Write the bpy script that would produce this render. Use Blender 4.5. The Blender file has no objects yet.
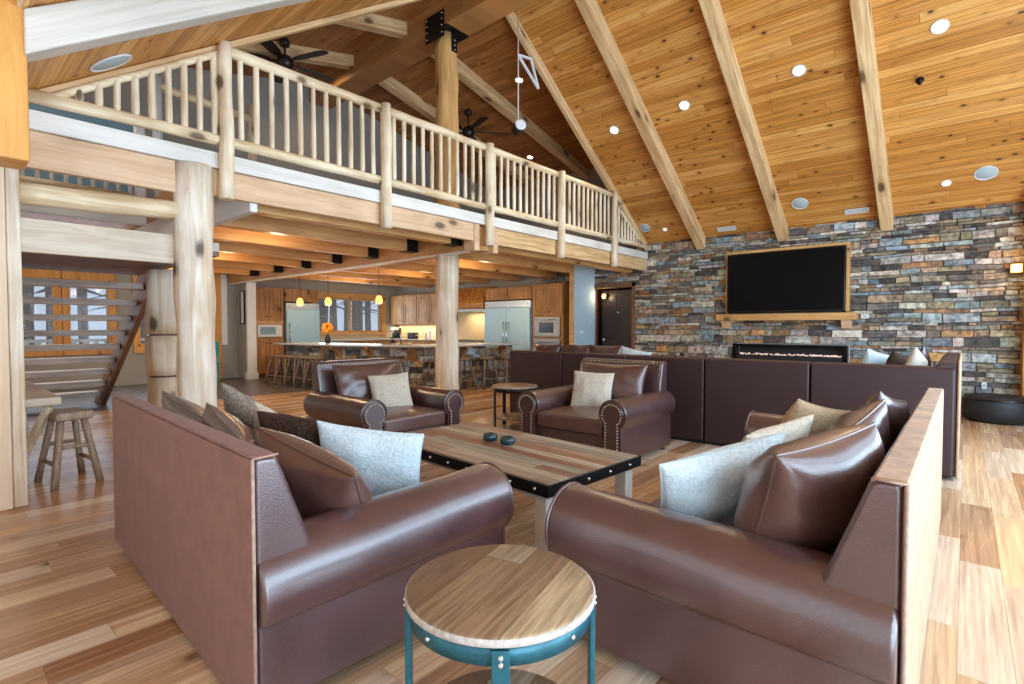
import bpy, bmesh, math, random
from math import sin, cos, pi, radians as RD, sqrt
from mathutils import Vector, Matrix, noise

random.seed(7)
SC = bpy.context.scene
COL = SC.collection

# ------------------------------------------------------------------ node helpers
class NT:
    def __init__(s, name):
        m = bpy.data.materials.new(name); m.use_nodes = True
        s.m = m; s.t = m.node_tree; s.n = s.t.nodes; s.l = s.t.links
        s.n.clear()
        s.out = s.n.new('ShaderNodeOutputMaterial')
        s.b = s.n.new('ShaderNodeBsdfPrincipled')
        s.l.new(s.b.outputs[0], s.out.inputs[0])
    def node(s, kind, **kw):
        x = s.n.new('ShaderNode' + kind)
        for k, v in kw.items(): setattr(x, k, v)
        return x
    def set(s, sock, v):
        if hasattr(v, 'is_output'): s.l.new(v, sock)
        elif isinstance(v, (tuple, list)) and sock.type == 'RGBA' and len(v) == 3: sock.default_value = (*v, 1)
        else: sock.default_value = v
    def math(s, op, a, b=None, c=None, clamp=False):
        x = s.node('Math', operation=op, use_clamp=clamp)
        s.set(x.inputs[0], a)
        if b is not None: s.set(x.inputs[1], b)
        if c is not None: s.set(x.inputs[2], c)
        return x.outputs[0]
    def mix(s, f, a, b, mode='MIX'):
        x = s.node('Mix', data_type='RGBA', blend_type=mode)
        s.set(x.inputs[0], f); s.set(x.inputs[6], a); s.set(x.inputs[7], b)
        return x.outputs[2]
    def ramp(s, f, stops):
        x = s.node('ValToRGB'); r = x.color_ramp
        while len(r.elements) < len(stops): r.elements.new(.5)
        for e, (p, c) in zip(r.elements, stops): e.position = p; e.color = (*c, 1) if len(c) == 3 else c
        s.set(x.inputs[0], f); return x.outputs[0]
    def xyz(s, x=0., y=0., z=0.):
        q = s.node('CombineXYZ')
        s.set(q.inputs[0], x); s.set(q.inputs[1], y); s.set(q.inputs[2], z); return q.outputs[0]
    def coord(s, kind='Object'):
        q = s.node('TexCoord'); p = s.node('SeparateXYZ')
        s.l.new(q.outputs[kind], p.inputs[0]); return q.outputs[kind], p.outputs
    def noise(s, vec, scale=5., detail=4., rough=.55, dist=0.):
        q = s.node('TexNoise'); s.l.new(vec, q.inputs['Vector'])
        q.inputs['Scale'].default_value = scale; q.inputs['Detail'].default_value = detail
        q.inputs['Roughness'].default_value = rough; q.inputs['Distortion'].default_value = dist
        return q.outputs[0]
    def white(s, vec):
        q = s.node('TexWhiteNoise', noise_dimensions='3D'); s.l.new(vec, q.inputs[0]); return q.outputs
    def voro(s, vec, scale=1.):
        q = s.node('TexVoronoi'); s.l.new(vec, q.inputs['Vector']); q.inputs['Scale'].default_value = scale
        return q.outputs
    def bump(s, h, strength=.2, dist=.01):
        q = s.node('Bump'); q.inputs['Strength'].default_value = strength; q.inputs['Distance'].default_value = dist
        s.set(q.inputs['Height'], h); s.l.new(q.outputs[0], s.b.inputs['Normal'])
    def col(s, c): s.set(s.b.inputs['Base Color'], c)
    def rough(s, r): s.set(s.b.inputs['Roughness'], r)

def sc3(c, k): return tuple(min(1, x * k) for x in c)

def planks(name, cols, w, L, u='X', v='Y', vk=1., groove=.03, knots=0., knotcol=(.06, .02, .008), rough=.45, grain=.35, spec=.5, bump=.25, gu=.5):
    """boards along u, stacked across v"""
    N = NT(name); vec, p = N.coord('Object'); I = dict(X=0, Y=1, Z=2)
    U = p[I[u]]; V = N.math('MULTIPLY', p[I[v]], vk / w)
    row = N.math('FLOOR', V); fr = N.math('FRACT', V)
    rw = N.white(N.xyz(row, 3.7, 1.1))[0]
    U2 = N.math('ADD', N.math('DIVIDE', U, L), N.math('MULTIPLY', rw, 7.3))
    seg = N.math('FLOOR', U2); fu = N.math('FRACT', U2)
    rnd = N.white(N.xyz(row, seg, .5))
    base = N.ramp(rnd[0], [(i / (len(cols) - 1), c) for i, c in enumerate(cols)])
    off = N.math('MULTIPLY', rnd[0], 31.)
    gv = N.xyz(N.math('ADD', N.math('MULTIPLY', U, gu), off), N.math('MULTIPLY', V, 2.2), off)
    g = N.noise(gv, 3.2, 5, .6, .5)
    base = N.mix(grain, base, N.ramp(g, [(.34, (.2, .15, .12)), (.5, (.5, .5, .5)), (.66, (.85, .83, .8))]), 'OVERLAY')
    if knots:
        kv = N.xyz(N.math('ADD', N.math('MULTIPLY', U, 4.4), off), N.math('MULTIPLY', V, .78), 0.)
        vo = N.voro(kv, 1.)
        pick = N.math('GREATER_THAN', N.white(vo['Position'])[0], 1 - knots)
        d = N.math('ADD', vo['Distance'], N.math('MULTIPLY', N.math('SUBTRACT', N.noise(gv, 9.), .5), .12))
        halo = N.math('MULTIPLY', pick, N.math('MULTIPLY', N.math('SUBTRACT', .36, d), 4., clamp=True))
        base = N.mix(N.math('MULTIPLY', halo, .55), base, sc3(cols[0], .75))
        k = N.math('MULTIPLY', pick, N.math('MULTIPLY', N.math('SUBTRACT', .165, d), 14., clamp=True))
        base = N.mix(N.math('MULTIPLY', k, .92), base, knotcol)
    e = N.math('MINIMUM', fr, N.math('SUBTRACT', 1., fr))
    eu = N.math('MULTIPLY', N.math('MINIMUM', fu, N.math('SUBTRACT', 1., fu)), L / w)
    ee = N.math('MINIMUM', e, eu)
    gr = N.math('DIVIDE', ee, groove, clamp=True)
    base = N.mix(N.math('MULTIPLY', N.math('SUBTRACT', 1., gr), .65), base, sc3(cols[0], .25))
    N.col(base); N.rough(N.math('ADD', N.math('MULTIPLY', g, .18), rough - .09))
    N.b.inputs['Specular IOR Level'].default_value = spec
    N.bump(N.math('ADD', gr, N.math('MULTIPLY', g, .25)), bump, .004)
    return N.m

def wood(name, c1, c2, axis='Z', s=1., knots=.25, rough=.55, mott=.3, knotcol=None, streak=None, shear=0.):
    N = NT(name); vec, p = N.coord('Object')
    if shear: p = [p[0], p[1], N.math('SUBTRACT', p[2], N.math('MULTIPLY', p[1], shear))]; vec = N.xyz(*p)
    k = [9. * s] * 3; k['XYZ'.index(axis)] = .7 * s
    gv = N.xyz(*[N.math('MULTIPLY', p[i], k[i]) for i in range(3)])
    g = N.noise(gv, 2.2, 6, .6, .8)
    big = N.noise(vec, 1.7 * s, 3, .5)
    c = N.ramp(g, [(.38, c1), (.60, c2)])
    c = N.mix(mott, c, N.ramp(big, [(.36, sc3(c1, .8)), (.62, sc3(c2, 1.12))]))
    if streak:
        st = N.noise(gv, .7, 3, .5, .3)
        c = N.mix(N.ramp(st, [(.52, (0, 0, 0)), (.66, (1, 1, 1))]), c, streak)
    if knots:
        k2 = [4.5 * s] * 3; k2['XYZ'.index(axis)] = 2.3 * s
        vo = N.voro(N.xyz(*[N.math('MULTIPLY', p[i], k2[i]) for i in range(3)]), 1.)
        pick = N.math('GREATER_THAN', N.white(vo['Position'])[0], 1 - knots)
        d = N.math('ADD', vo['Distance'], N.math('MULTIPLY', N.math('SUBTRACT', g, .5), .25))
        hal = N.math('MULTIPLY', pick, N.math('MULTIPLY', N.math('SUBTRACT', .42, d), 3., clamp=True))
        c = N.mix(N.math('MULTIPLY', hal, .6), c, sc3(c1, .72))
        q = N.math('MULTIPLY', pick, N.math('MULTIPLY', N.math('SUBTRACT', .19, d), 12., clamp=True))
        c = N.mix(N.math('MULTIPLY', q, .9), c, knotcol or sc3(c1, .2))
    N.col(c); N.rough(rough); N.bump(g, .18, .006); return N.m

def plain(name, c, rough=.5, metal=0., var=.15, scale=8., bump=0., spec=.5, coat=0.):
    N = NT(name); vec, p = N.coord('Object')
    g = N.noise(vec, scale, 4, .6)
    N.col(N.ramp(g, [(.25, sc3(c, 1 - var)), (.75, sc3(c, 1 + var))]))
    N.rough(rough); N.b.inputs['Metallic'].default_value = metal
    N.b.inputs['Specular IOR Level'].default_value = spec
    N.b.inputs['Coat Weight'].default_value = coat
    if bump: N.bump(g, bump, .005)
    return N.m

def leather(name, c, rough=.4, var=.25, bump=.12, sheen=0., scale=1., coat=0.):
    N = NT(name); vec, p = N.coord('Object')
    big = N.noise(vec, 3.5 * scale, 4, .6, .3); fine = N.noise(vec, 70., 4, .7); cr = N.voro(vec, 160.)['Distance']
    N.col(N.mix(N.math('MULTIPLY', N.math('SUBTRACT', fine, .35), 1.3, clamp=True), N.ramp(big, [(.25, sc3(c, 1 - var)), (.75, sc3(c, 1 + var))]), sc3(c, 1.35)))
    N.rough(N.math('ADD', rough - .08, N.math('MULTIPLY', big, .16)))
    if sheen:
        N.b.inputs['Sheen Weight'].default_value = sheen; N.b.inputs['Sheen Roughness'].default_value = .5
    N.b.inputs['Coat Weight'].default_value = coat; N.b.inputs['Coat Roughness'].default_value = .24; N.b.inputs['Coat IOR'].default_value = 1.6
    N.bump(N.math('ADD', N.math('MULTIPLY', cr, .5), big), bump, .006); return N.m

def fabric(name, c, c2, scale=90., bump=.4, rough=.95, mot=6.):
    N = NT(name); vec, p = N.coord('Object')
    v = N.voro(vec, scale); g = N.noise(vec, mot, 4, .6)
    N.col(N.mix(N.math('MULTIPLY', v['Distance'], .9, clamp=True), N.ramp(g, [(.3, c), (.7, sc3(c, 1.1))]), c2))
    N.rough(rough); N.b.inputs['Specular IOR Level'].default_value = .2
    N.bump(v['Distance'], bump, .006); return N.m

def emit(name, c, s):
    N = NT(name); N.col(c); N.set(N.b.inputs['Emission Color'], (*c, 1)); N.b.inputs['Emission Strength'].default_value = s
    return N.m

def glass(name, tint=(.9, .95, 1.), mixf=.88, rough=.02):
    N = NT(name); t = N.node('BsdfTransparent'); N.set(t.inputs[0], tint)
    x = N.node('MixShader'); x.inputs[0].default_value = mixf
    N.col((.9, .95, 1.)); N.rough(rough)
    N.l.new(N.b.outputs[0], x.inputs[1]); N.l.new(t.outputs[0], x.inputs[2]); N.l.new(x.outputs[0], N.out.inputs[0])
    return N.m

def stone_mat(name):
    N = NT(name); vec, p = N.coord('Object')
    a = N.node('VertexColor', layer_name='Stone')
    g = N.noise(vec, 14, 6, .65, .4); g2 = N.noise(vec, 55, 3, .6)
    c = N.mix(.9, a.outputs[0], N.ramp(g, [(.34, (.12, .11, .11)), (.5, (.5, .5, .5)), (.66, (.9, .88, .84))]), 'OVERLAY')
    c = N.mix(N.ramp(N.noise(vec, 9., 5, .7, .5), [(.5, (0, 0, 0)), (.64, (.7, .7, .7))]), c, N.mix(.5, c, (.32, .26, .18)))
    rust = N.ramp(N.noise(vec, 5., 4, .6), [(.58, (0, 0, 0)), (.72, (1, 1, 1))])
    c = N.mix(N.math('MULTIPLY', rust, .35), c, (.36, .17, .06))
    N.col(c); N.rough(.75); N.b.inputs['Specular IOR Level'].default_value = .4
    N.bump(N.math('ADD', g, N.math('MULTIPLY', g2, .4)), .6, .012); return N.m

def brushed(name, c, rough=.3):
    N = NT(name); vec, p = N.coord('Object')
    g = N.noise(N.xyz(N.math('MULTIPLY', p[0], 60.), N.math('MULTIPLY', p[1], 60.), N.math('MULTIPLY', p[2], 2.)), 4., 3)
    N.col(N.ramp(g, [(.3, sc3(c, .9)), (.7, sc3(c, 1.1))])); N.rough(rough); N.b.inputs['Metallic'].default_value = .85; return N.m

def slate(name):
    N = NT(name); vec, p = N.coord('Object')
    b = N.node('TexBrick'); N.l.new(vec, b.inputs['Vector']); b.inputs['Scale'].default_value = 2.2
    b.inputs['Color1'].default_value = (.07, .065, .062, 1); b.inputs['Color2'].default_value = (.13, .11, .1, 1); b.inputs['Mortar'].default_value = (.1, .095, .09, 1)
    b.inputs['Mortar Size'].default_value = .012
    g = N.noise(vec, 4, 5); N.col(N.mix(.6, b.outputs[0], N.ramp(g, [(.3, (.25, .2, .2)), (.7, (.75, .75, .75))]), 'OVERLAY')); N.rough(.35)
    N.bump(b.outputs['Fac'], .3, .004); return N.m

M = {}
M['ceil'] = planks('knotty_pine_ceiling', [(.42, .165, .026), (.56, .25, .05), (.68, .35, .095), (.48, .20, .036), (.60, .28, .062)], .118, 4.2, 'X', 'Y', 1.2, .05, .8, (.075, .026, .008), rough=.45, grain=.62, gu=.35)
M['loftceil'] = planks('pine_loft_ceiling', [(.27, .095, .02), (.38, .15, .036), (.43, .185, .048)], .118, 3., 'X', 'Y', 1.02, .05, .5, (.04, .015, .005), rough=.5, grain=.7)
M['floor'] = planks('hickory_floor', [(.31, .15, .068), (.53, .32, .165), (.63, .44, .27), (.40, .22, .105), (.68, .54, .40), (.35, .185, .09), (.58, .39, .23)], .165, 1.25, 'Y', 'X', 1., .012, .2, (.14, .07, .035), rough=.25, grain=.42, bump=.1, gu=.45)
M['deckunder'] = planks('pine_deck_underside', [(.42, .19, .055), (.52, .26, .08), (.46, .22, .065)], .14, 2.4, 'X', 'Y', 1., .05, .3)
M['slate'] = slate('slate_floor')
M['stone'] = stone_mat('ledge_stone')
M['mortar'] = plain('stone_joint', (.17, .15, .13), .9, var=.3, bump=.3)
RW = ((.52, .30, .12), (.78, .54, .28), 'Y', .8, .5)
M['rafter'] = wood('fir_rafter', *RW, mott=.15, knotcol=(.1, .05, .02))
M['rafterfar'] = wood('fir_rafter_far', *RW, mott=.15, knotcol=(.1, .05, .02), shear=-.667)
M['rafternear'] = wood('fir_rafter_near', *RW, mott=.15, knotcol=(.1, .05, .02), shear=.667)
M['dormfar'] = wood('fir_dormer_beam_far', *RW, mott=.15, knotcol=(.1, .05, .02), shear=-.23)
M['dormnear'] = wood('fir_dormer_beam_near', *RW, mott=.15, knotcol=(.1, .05, .02), shear=.23)
M['beamX'] = wood('fir_beam_lengthwise', (.40, .185, .06), (.55, .29, .11), 'X', .8, .25)
M['ridge'] = planks('glulam_ridge', [(.36, .155, .045), (.46, .22, .07), (.4, .18, .055)], .09, 30., 'X', 'Z', 1., .05, .1)
M['joist'] = wood('fir_joist', (.48, .215, .06), (.70, .38, .135), 'Y', .8, .25)
M['litrafter'] = wood('window_lit_rafter', (.46, .42, .34), (.62, .58, .51), 'Y', .7, .3, shear=.667)  # window light on this rafter is put into a whiter wood
M['palelog'] = wood('peeled_log', (.62, .44, .24), (.90, .79, .60), 'Z', 1., .9, mott=.4, knotcol=(.12, .07, .03))
M['column'] = wood('weathered_log_column', (.60, .42, .23), (.90, .84, .73), 'Z', .75, 1., mott=.45, knotcol=(.07, .045, .03), streak=(.62, .40, .2))
M['orangelog'] = wood('amber_log_column', (.52, .26, .075), (.72, .42, .15), 'Z', .8, .4, mott=.3, knotcol=(.15, .06, .02))
M['palelogY'] = wood('peeled_rail', (.60, .40, .19), (.90, .76, .53), 'Y', 1., .9, mott=.4, knotcol=(.12, .07, .03))
M['fasciapale'] = wood('pale_edge_board', (.66, .62, .54), (.82, .79, .72), 'Y', .8, .25)
M['fascia'] = wood('fir_fascia', (.60, .36, .19), (.76, .52, .32), 'Y', .8, .3)
M['landing'] = wood('pale_landing_board', (.56, .44, .31), (.74, .64, .5), 'Y', .8, .15)
M['darkwood'] = wood('brown_stringer', (.13, .06, .032), (.22, .11, .06), 'X', 1., .1)
M['tread'] = wood('stair_tread', (.38, .33, .27), (.60, .54, .47), 'Y', 1., .1)
M['orangewood'] = wood('cedar_panel', (.52, .22, .04), (.68, .34, .08), 'Z', .7, .3)
M['palewall'] = wood('pale_pine_panel', (.68, .48, .30), (.82, .64, .45), 'Z', .6, .2)
M['trim'] = wood('alder_trim', (.48, .24, .08), (.62, .36, .14), 'X', 1., .15)
M['mantel'] = wood('honey_mantel', (.50, .26, .08), (.66, .38, .14), 'X', 1., .2)
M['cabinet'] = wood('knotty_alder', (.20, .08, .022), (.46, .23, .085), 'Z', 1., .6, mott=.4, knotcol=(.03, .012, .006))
M['cabinetlit'] = wood('lit_knotty_alder', (.30, .13, .032), (.58, .31, .11), 'Z', 1., .5, mott=.4, knotcol=(.04, .015, .006))  # brighter copy of the knotty alder, lit tone put into the colour
M['hood'] = wood('hood_veneer', (.32, .12, .025), (.62, .3, .08), 'Z', .6, .1, rough=.25)
M['greywall'] = plain('grey_paint', (.34, .32, .28), .8, var=.04)
M['bluewall'] = plain('pale_blue_paint', (.42, .58, .67), .7, var=.04)
M['bluegrey'] = plain('slate_blue_paint', (.22, .37, .46), .7, var=.05)
M['white'] = plain('white_paint', (.75, .76, .76), .6, var=.03)
M['doorbrown'] = plain('dark_brown_door_paint', (.035, .018, .012), .35, var=.2)
M['leather'] = leather('burgundy_leather', (.068, .030, .031), .33, .35, .22, coat=.7)
M['leather'].node_tree.nodes['Principled BSDF'].inputs['Specular IOR Level'].default_value = .8
M['leatherd'] = leather('dark_burgundy_leather', (.055, .023, .023), .32, .35, .2, coat=.5)
M['leatherd'].node_tree.nodes['Principled BSDF'].inputs['Specular IOR Level'].default_value = .8
M['leatherc'] = leather('chestnut_leather', (.092, .042, .034), .34, .35, .2, coat=.5)
M['suede'] = leather('brown_suede_panel', (.175, .072, .052), .7, .35, .25, .08, 2.5)
M['suedelit'] = leather('window_lit_suede_panel', (.36, .215, .12), .8, .5, .25, .1, 2.5)  # brown suede made paler, window light put into the colour
M['rowback'] = leather('dark_brown_panel', (.038, .017, .018), .5, .2, .1)
M['welt'] = plain('worn_welt', (.34, .22, .17), .7, var=.3, scale=40)
M['brass'] = plain('antique_brass', (.62, .52, .36), .35, .85, var=.2)
M['knit'] = fabric('pale_blue_knit', (.60, .68, .70), (.42, .50, .53), 75.)
M['cream'] = fabric('cream_weave', (.62, .56, .46), (.42, .37, .29), 70.)
M['grey_p'] = fabric('mottled_grey_weave', (.36, .31, .25), (.15, .12, .1), 60., mot=14)
M['tan_p'] = fabric('tan_weave', (.46, .33, .2), (.3, .2, .11), 80.)
M['fur'] = fabric('brown_fur', (.085, .048, .035), (.02, .012, .01), 45., .9, mot=12)
M['tabletop'] = planks('reclaimed_tabletop', [(.20, .075, .042), (.22, .21, .165), (.40, .32, .24), (.14, .085, .05), (.27, .13, .07), (.25, .23, .19)], .085, 1.4, 'X', 'Y', 1., .05, .15, rough=.48, grain=.85)
M['roundtop'] = planks('mango_round_top', [(.18, .105, .055), (.31, .215, .12), (.29, .26, .215), (.16, .095, .052), (.26, .17, .095)], .125, 5., 'X', 'Y', 1., .012, .12, rough=.45, grain=.6, gu=1.2)
M['topedge'] = wood('pale_worn_edge', (.30, .25, .21), (.52, .47, .42), 'X', 3., .2)
M['blackiron'] = plain('black_iron', (.018, .016, .016), .42, .7, var=.3)
M['teal'] = plain('turquoise_metal', (.010, .095, .125), .35, .25, var=.3, scale=30)
M['bolt'] = plain('bright_bolt', (.55, .6, .6), .25, .9)
M['palesteel'] = plain('pale_leg_wood', (.64, .61, .55), .45, .0, var=.15)
M['steel'] = brushed('stainless_steel', (.55, .62, .66))
M['steeldark'] = brushed('dark_stainless', (.30, .32, .34), .4)
M['bluesteel'] = brushed('cool_stainless_door', (.44, .66, .76), .45)
M['black'] = plain('black_gloss', (.006, .006, .007), .15, var=.1)
M['screen'] = plain('black_screen', (.004, .004, .005), .3, var=.1, spec=.12)
M['blackm'] = plain('black_matte', (.012, .012, .014), .6, var=.2)
M['fan'] = plain('bronze_fan', (.022, .012, .01), .4, .3, var=.2)
M['counter'] = plain('grey_granite', (.42, .43, .42), .22, var=.35, scale=60)
M['counterdk'] = plain('dark_granite', (.05, .045, .045), .2, var=.5, scale=60)
M['tile'] = plain('travertine_splash', (.52, .42, .27), .5, var=.15, scale=25)
M['plastic'] = plain('white_plastic', (.72, .73, .73), .45, var=.03)
M['grille'] = plain('speaker_cloth', (.42, .50, .52), .8, var=.08, scale=200)
M['lamp'] = emit('lamp_lens', (1., .80, .55), 14.)
M['lampoff'] = emit('dim_lamp_lens', (1., .9, .75), .7)
M['pendant'] = emit('amber_pendant_glass', (1., .50, .14), 1.5)
M['sconce'] = emit('amber_sconce_glass', (1., .55, .18), 1.1)
M['fire'] = emit('fire_crystals', (1., .72, .62), .55)
M['glass'] = glass('window_glass')
M['snow'] = plain('snow_ground', (.8, .83, .88), .9, var=.06)
M['bark'] = plain('pine_bark', (.075, .06, .055), .9, var=.45, scale=7., bump=.5)
M['needle'] = plain('pine_needles', (.05, .10, .085), .9, var=.4)
M['turq'] = plain('turquoise_chair_paint', (.03, .36, .42), .4, var=.1)
M['orangeflower'] = plain('orange_petals', (.75, .3, .04), .7, var=.3, scale=40)
M['tealglass'] = plain('dark_teal_glass', (.012, .045, .055), .12, var=.2)

# ------------------------------------------------------------------ mesh helpers
class MB:
    def __init__(s): s.v = []; s.f = []; s.mi = []; s.sm = []
    def add(s, vs, fs, mi=0, smooth=False, T=None):
        o = len(s.v)
        s.v += [tuple(T @ Vector(p)) for p in vs] if T else [tuple(p) for p in vs]
        for f in fs: s.f.append([i + o for i in f]); s.mi.append(mi); s.sm.append(smooth)
        return s
    def box(s, x0, x1, y0, y1, z0, z1, mi=0, T=None):
        x0, x1 = sorted((x0, x1)); y0, y1 = sorted((y0, y1)); z0, z1 = sorted((z0, z1))
        vs = [(x, y, z) for z in (z0, z1) for x, y in ((x0, y0), (x1, y0), (x1, y1), (x0, y1))]
        return s.add(vs, [(3, 2, 1, 0), (4, 5, 6, 7), (0, 1, 5, 4), (1, 2, 6, 5), (2, 3, 7, 6), (3, 0, 4, 7)], mi, False, T)
    def bar(s, p, q, w, h, mi=0, up=(0, 0, 1)):
        p = Vector(p); q = Vector(q); d = (q - p); L = d.length; d.normalize()
        u = Vector(up); x = d.cross(u).normalized(); u = x.cross(d)
        T = Matrix((( *x, 0), (*d, 0), (*u, 0), (0, 0, 0, 1))).transposed(); T.translation = p
        return s.box(-w / 2, w / 2, 0, L, -h / 2, h / 2, mi, T)
    def prism(s, pts, axis, a, b, mi=0, smooth=False, n=1, fn=None):
        """2-D profile extruded along axis: X -> pts (y,z), Y -> pts (x,z), Z -> pts (x,y)"""
        k = len(pts); vs = []
        for j in range(n + 1):
            t = a + (b - a) * j / n
            for i, (p, q) in enumerate(pts):
                if fn: p, q = fn(p, q, t, i)
                vs.append((t, p, q) if axis == 'X' else (p, t, q) if axis == 'Y' else (p, q, t))
        o = len(s.v); s.v += vs
        flip = axis == 'Y'
        def F(idx, sm):
            s.f.append([o + i for i in (idx[::-1] if flip else idx)]); s.mi.append(mi); s.sm.append(sm)
        for j in range(n):
            for i in range(k):
                i2 = (i + 1) % k
                F([j * k + i, j * k + i2, (j + 1) * k + i2, (j + 1) * k + i], smooth)
        F(list(range(k))[::-1], False); F([n * k + i for i in range(k)], False)
        return s
    def tube(s, p, q, r0, r1=None, n=12, rings=1, wob=0., seed=0., point=0., mi=0, smooth=True):
        r1 = r0 if r1 is None else r1
        p = Vector(p); q = Vector(q); d = q - p; L = d.length; d.normalize()
        u = Vector((0, 0, 1)) if abs(d.z) < .9 else Vector((1, 0, 0))
        x = d.cross(u).normalized(); y = d.cross(x)
        st = []
        if point: st = [(0, .45), (point, 1.)]; st += [(point + (L - 2 * point) * i / rings, 1.) for i in range(1, rings + 1)]; st += [(L, .45)]
        else: st = [(L * i / rings, 1.) for i in range(rings + 1)]
        o = len(s.v)
        for t, k in st:
            r = r0 + (r1 - r0) * t / L
            c = p + d * t
            if wob: c = c + (x * noise.noise((t * 1.3 + seed, seed, 0)) + y * noise.noise((t * 1.3, seed + 9, 4))) * wob
            for i in range(n):
                a = 2 * pi * i / n
                rr = r * k * (1 + (noise.noise((cos(a) * 1.2 + seed, sin(a) * 1.2, t * 2.2 + seed)) * 2.2 * wob / max(r, .01) if wob else 0))
                s.v.append(tuple(c + (x * cos(a) + y * sin(a)) * rr))
        for j in range(len(st) - 1):
            for i in range(n):
                i2 = (i + 1) % n
                s.f.append([o + j * n + i2, o + j * n + i, o + (j + 1) * n + i, o + (j + 1) * n + i2]); s.mi.append(mi); s.sm.append(smooth)
        s.f.append([o + i for i in range(n)]); s.mi.append(mi); s.sm.append(False)
        e = o + (len(st) - 1) * n
        s.f.append([e + i for i in range(n)][::-1]); s.mi.append(mi); s.sm.append(False)
        return s
    def path(s, pts, r, n=6, closed=False, mi=0):
        pts = [Vector(p) for p in pts]; k = len(pts); o = len(s.v)
        for i in range(k):
            a = pts[i - 1] if (i or closed) else pts[i]; c = pts[(i + 1) % k] if (i < k - 1 or closed) else pts[i]
            d = (c - a).normalized(); u = Vector((0, 1, 0)) if abs(d.y) < .9 else Vector((1, 0, 0))
            x = d.cross(u).normalized(); y = d.cross(x)
            for j in range(n):
                q = 2 * pi * j / n; s.v.append(tuple(pts[i] + (x * cos(q) + y * sin(q)) * r))
        for i in range(k if closed else k - 1):
            i2 = (i + 1) % k
            for j in range(n):
                j2 = (j + 1) % n; s.f.append([o + i * n + j2, o + i * n + j, o + i2 * n + j, o + i2 * n + j2]); s.mi.append(mi); s.sm.append(True)
        return s
    def lathe(s, prof, c=(0, 0, 0), n=24, mi=0, T=None, smooth=True):
        """prof: list of (r,z) bottom to top"""
        vs = []; k = len(prof)
        for r, z in prof:
            for i in range(n):
                a = 2 * pi * i / n; vs.append((c[0] + r * cos(a), c[1] + r * sin(a), c[2] + z))
        fs = []
        for j in range(k - 1):
            for i in range(n):
                i2 = (i + 1) % n; fs.append((j * n + i, j * n + i2, (j + 1) * n + i2, (j + 1) * n + i))
        s.add(vs, fs, mi, smooth, T)
        o = len(s.v) - n * k
        s.f.append([o + i for i in range(n)][::-1]); s.mi.append(mi); s.sm.append(False)
        s.f.append([o + (k - 1) * n + i for i in range(n)]); s.mi.append(mi); s.sm.append(False)
        return s
    def sphere(s, c, r, n=8, m=5, mi=0, sq=(1, 1, 1)):
        prof = [(r * sin(pi * (j + .3) / (m + .6)), -r * cos(pi * (j + .3) / (m + .6))) for j in range(m + 1)]
        T = Matrix.Translation(c) @ Matrix.Diagonal((*sq, 1))
        return s.lathe(prof, (0, 0, 0), n, mi, T)
    def build(s, name, mat, parent=None, bevel=0., seg=2, sub=0, loc=None, rot=None, smooth_all=False):
        me = bpy.data.meshes.new(name)
        me.from_pydata(s.v, [], s.f)
        for m in (mat if isinstance(mat, (list, tuple)) else [mat]): me.materials.append(m)
        me.polygons.foreach_set('material_index', s.mi)
        me.polygons.foreach_set('use_smooth', [True] * len(s.sm) if smooth_all else s.sm)
        me.update()
        o = bpy.data.objects.new(name, me); COL.objects.link(o)
        if parent: o.parent = parent
        if loc: o.location = loc
        if rot: o.rotation_euler = rot
        if bevel:
            b = o.modifiers.new('edge', 'BEVEL'); b.width = bevel; b.segments = seg; b.limit_method = 'ANGLE'; b.angle_limit = RD(40); b.harden_normals = False
            if not smooth_all: me.polygons.foreach_set('use_smooth', [True] * len(s.sm)); w = o.modifiers.new('wn', 'WEIGHTED_NORMAL'); w.keep_sharp = False
        if sub:
            d = o.modifiers.new('sub', 'SUBSURF'); d.levels = d.render_levels = sub
        return o

def tag(o, label, cat, group=None):
    o['label'] = label; o['category'] = cat
    if group: o['group'] = group
    return o
def thing(name, label, cat, loc=(0, 0, 0), rz=0., group=None):
    o = bpy.data.objects.new(name, None); COL.objects.link(o)
    o.empty_display_size = .1
    o.location = loc; o.rotation_euler = (0, 0, rz)
    return tag(o, label, cat, group)
def struct(o): o['kind'] = 'structure'; return o
def dup(o, loc=None, rz=None, label=None, group=None, parent=None, rot=None):
    c = o.copy(); COL.objects.link(c)
    if parent: c.parent = parent
    if loc is not None: c.location = loc
    if rz is not None: c.rotation_euler = (0, 0, rz)
    if rot is not None: c.rotation_euler = rot
    if label: c['label'] = label
    if group: c['group'] = group
    for ch in list(o.children): dup(ch, parent=c)
    return c
def lamp(name, kind, loc, energy, color=(1, 1, 1), size=.1, sy=None, rot=None, parent=None, spot=None, spread=None):
    d = bpy.data.lights.new(name, kind); d.energy = energy; d.color = color
    if kind == 'AREA':
        d.shape = 'RECTANGLE'; d.size = size; d.size_y = sy or size
        if spread: d.spread = spread
    else: d.shadow_soft_size = size
    if kind == 'SPOT': d.spot_size = spot or RD(110); d.spot_blend = .7
    o = bpy.data.objects.new(name, d); COL.objects.link(o); o.location = loc
    if rot: o.rotation_euler = rot
    if parent: o.parent = parent
    return o

# ------------------------------------------------------------------ dimensions (metres; camera at x=0,y=0; +Y to the stone wall, -X along the loft)
XL = -5.15           # loft edge
YS, YN = 10.30, .31  # stone wall, near eave line
RY = 5.30            # ridge
SL = .667
def zroof(y): return 3.04 + SL * (YS - y) if y > RY else 2.84 + SL * (y - YN)
def zdorm(y): return 6.08 - .23 * abs(y - RY)

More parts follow.
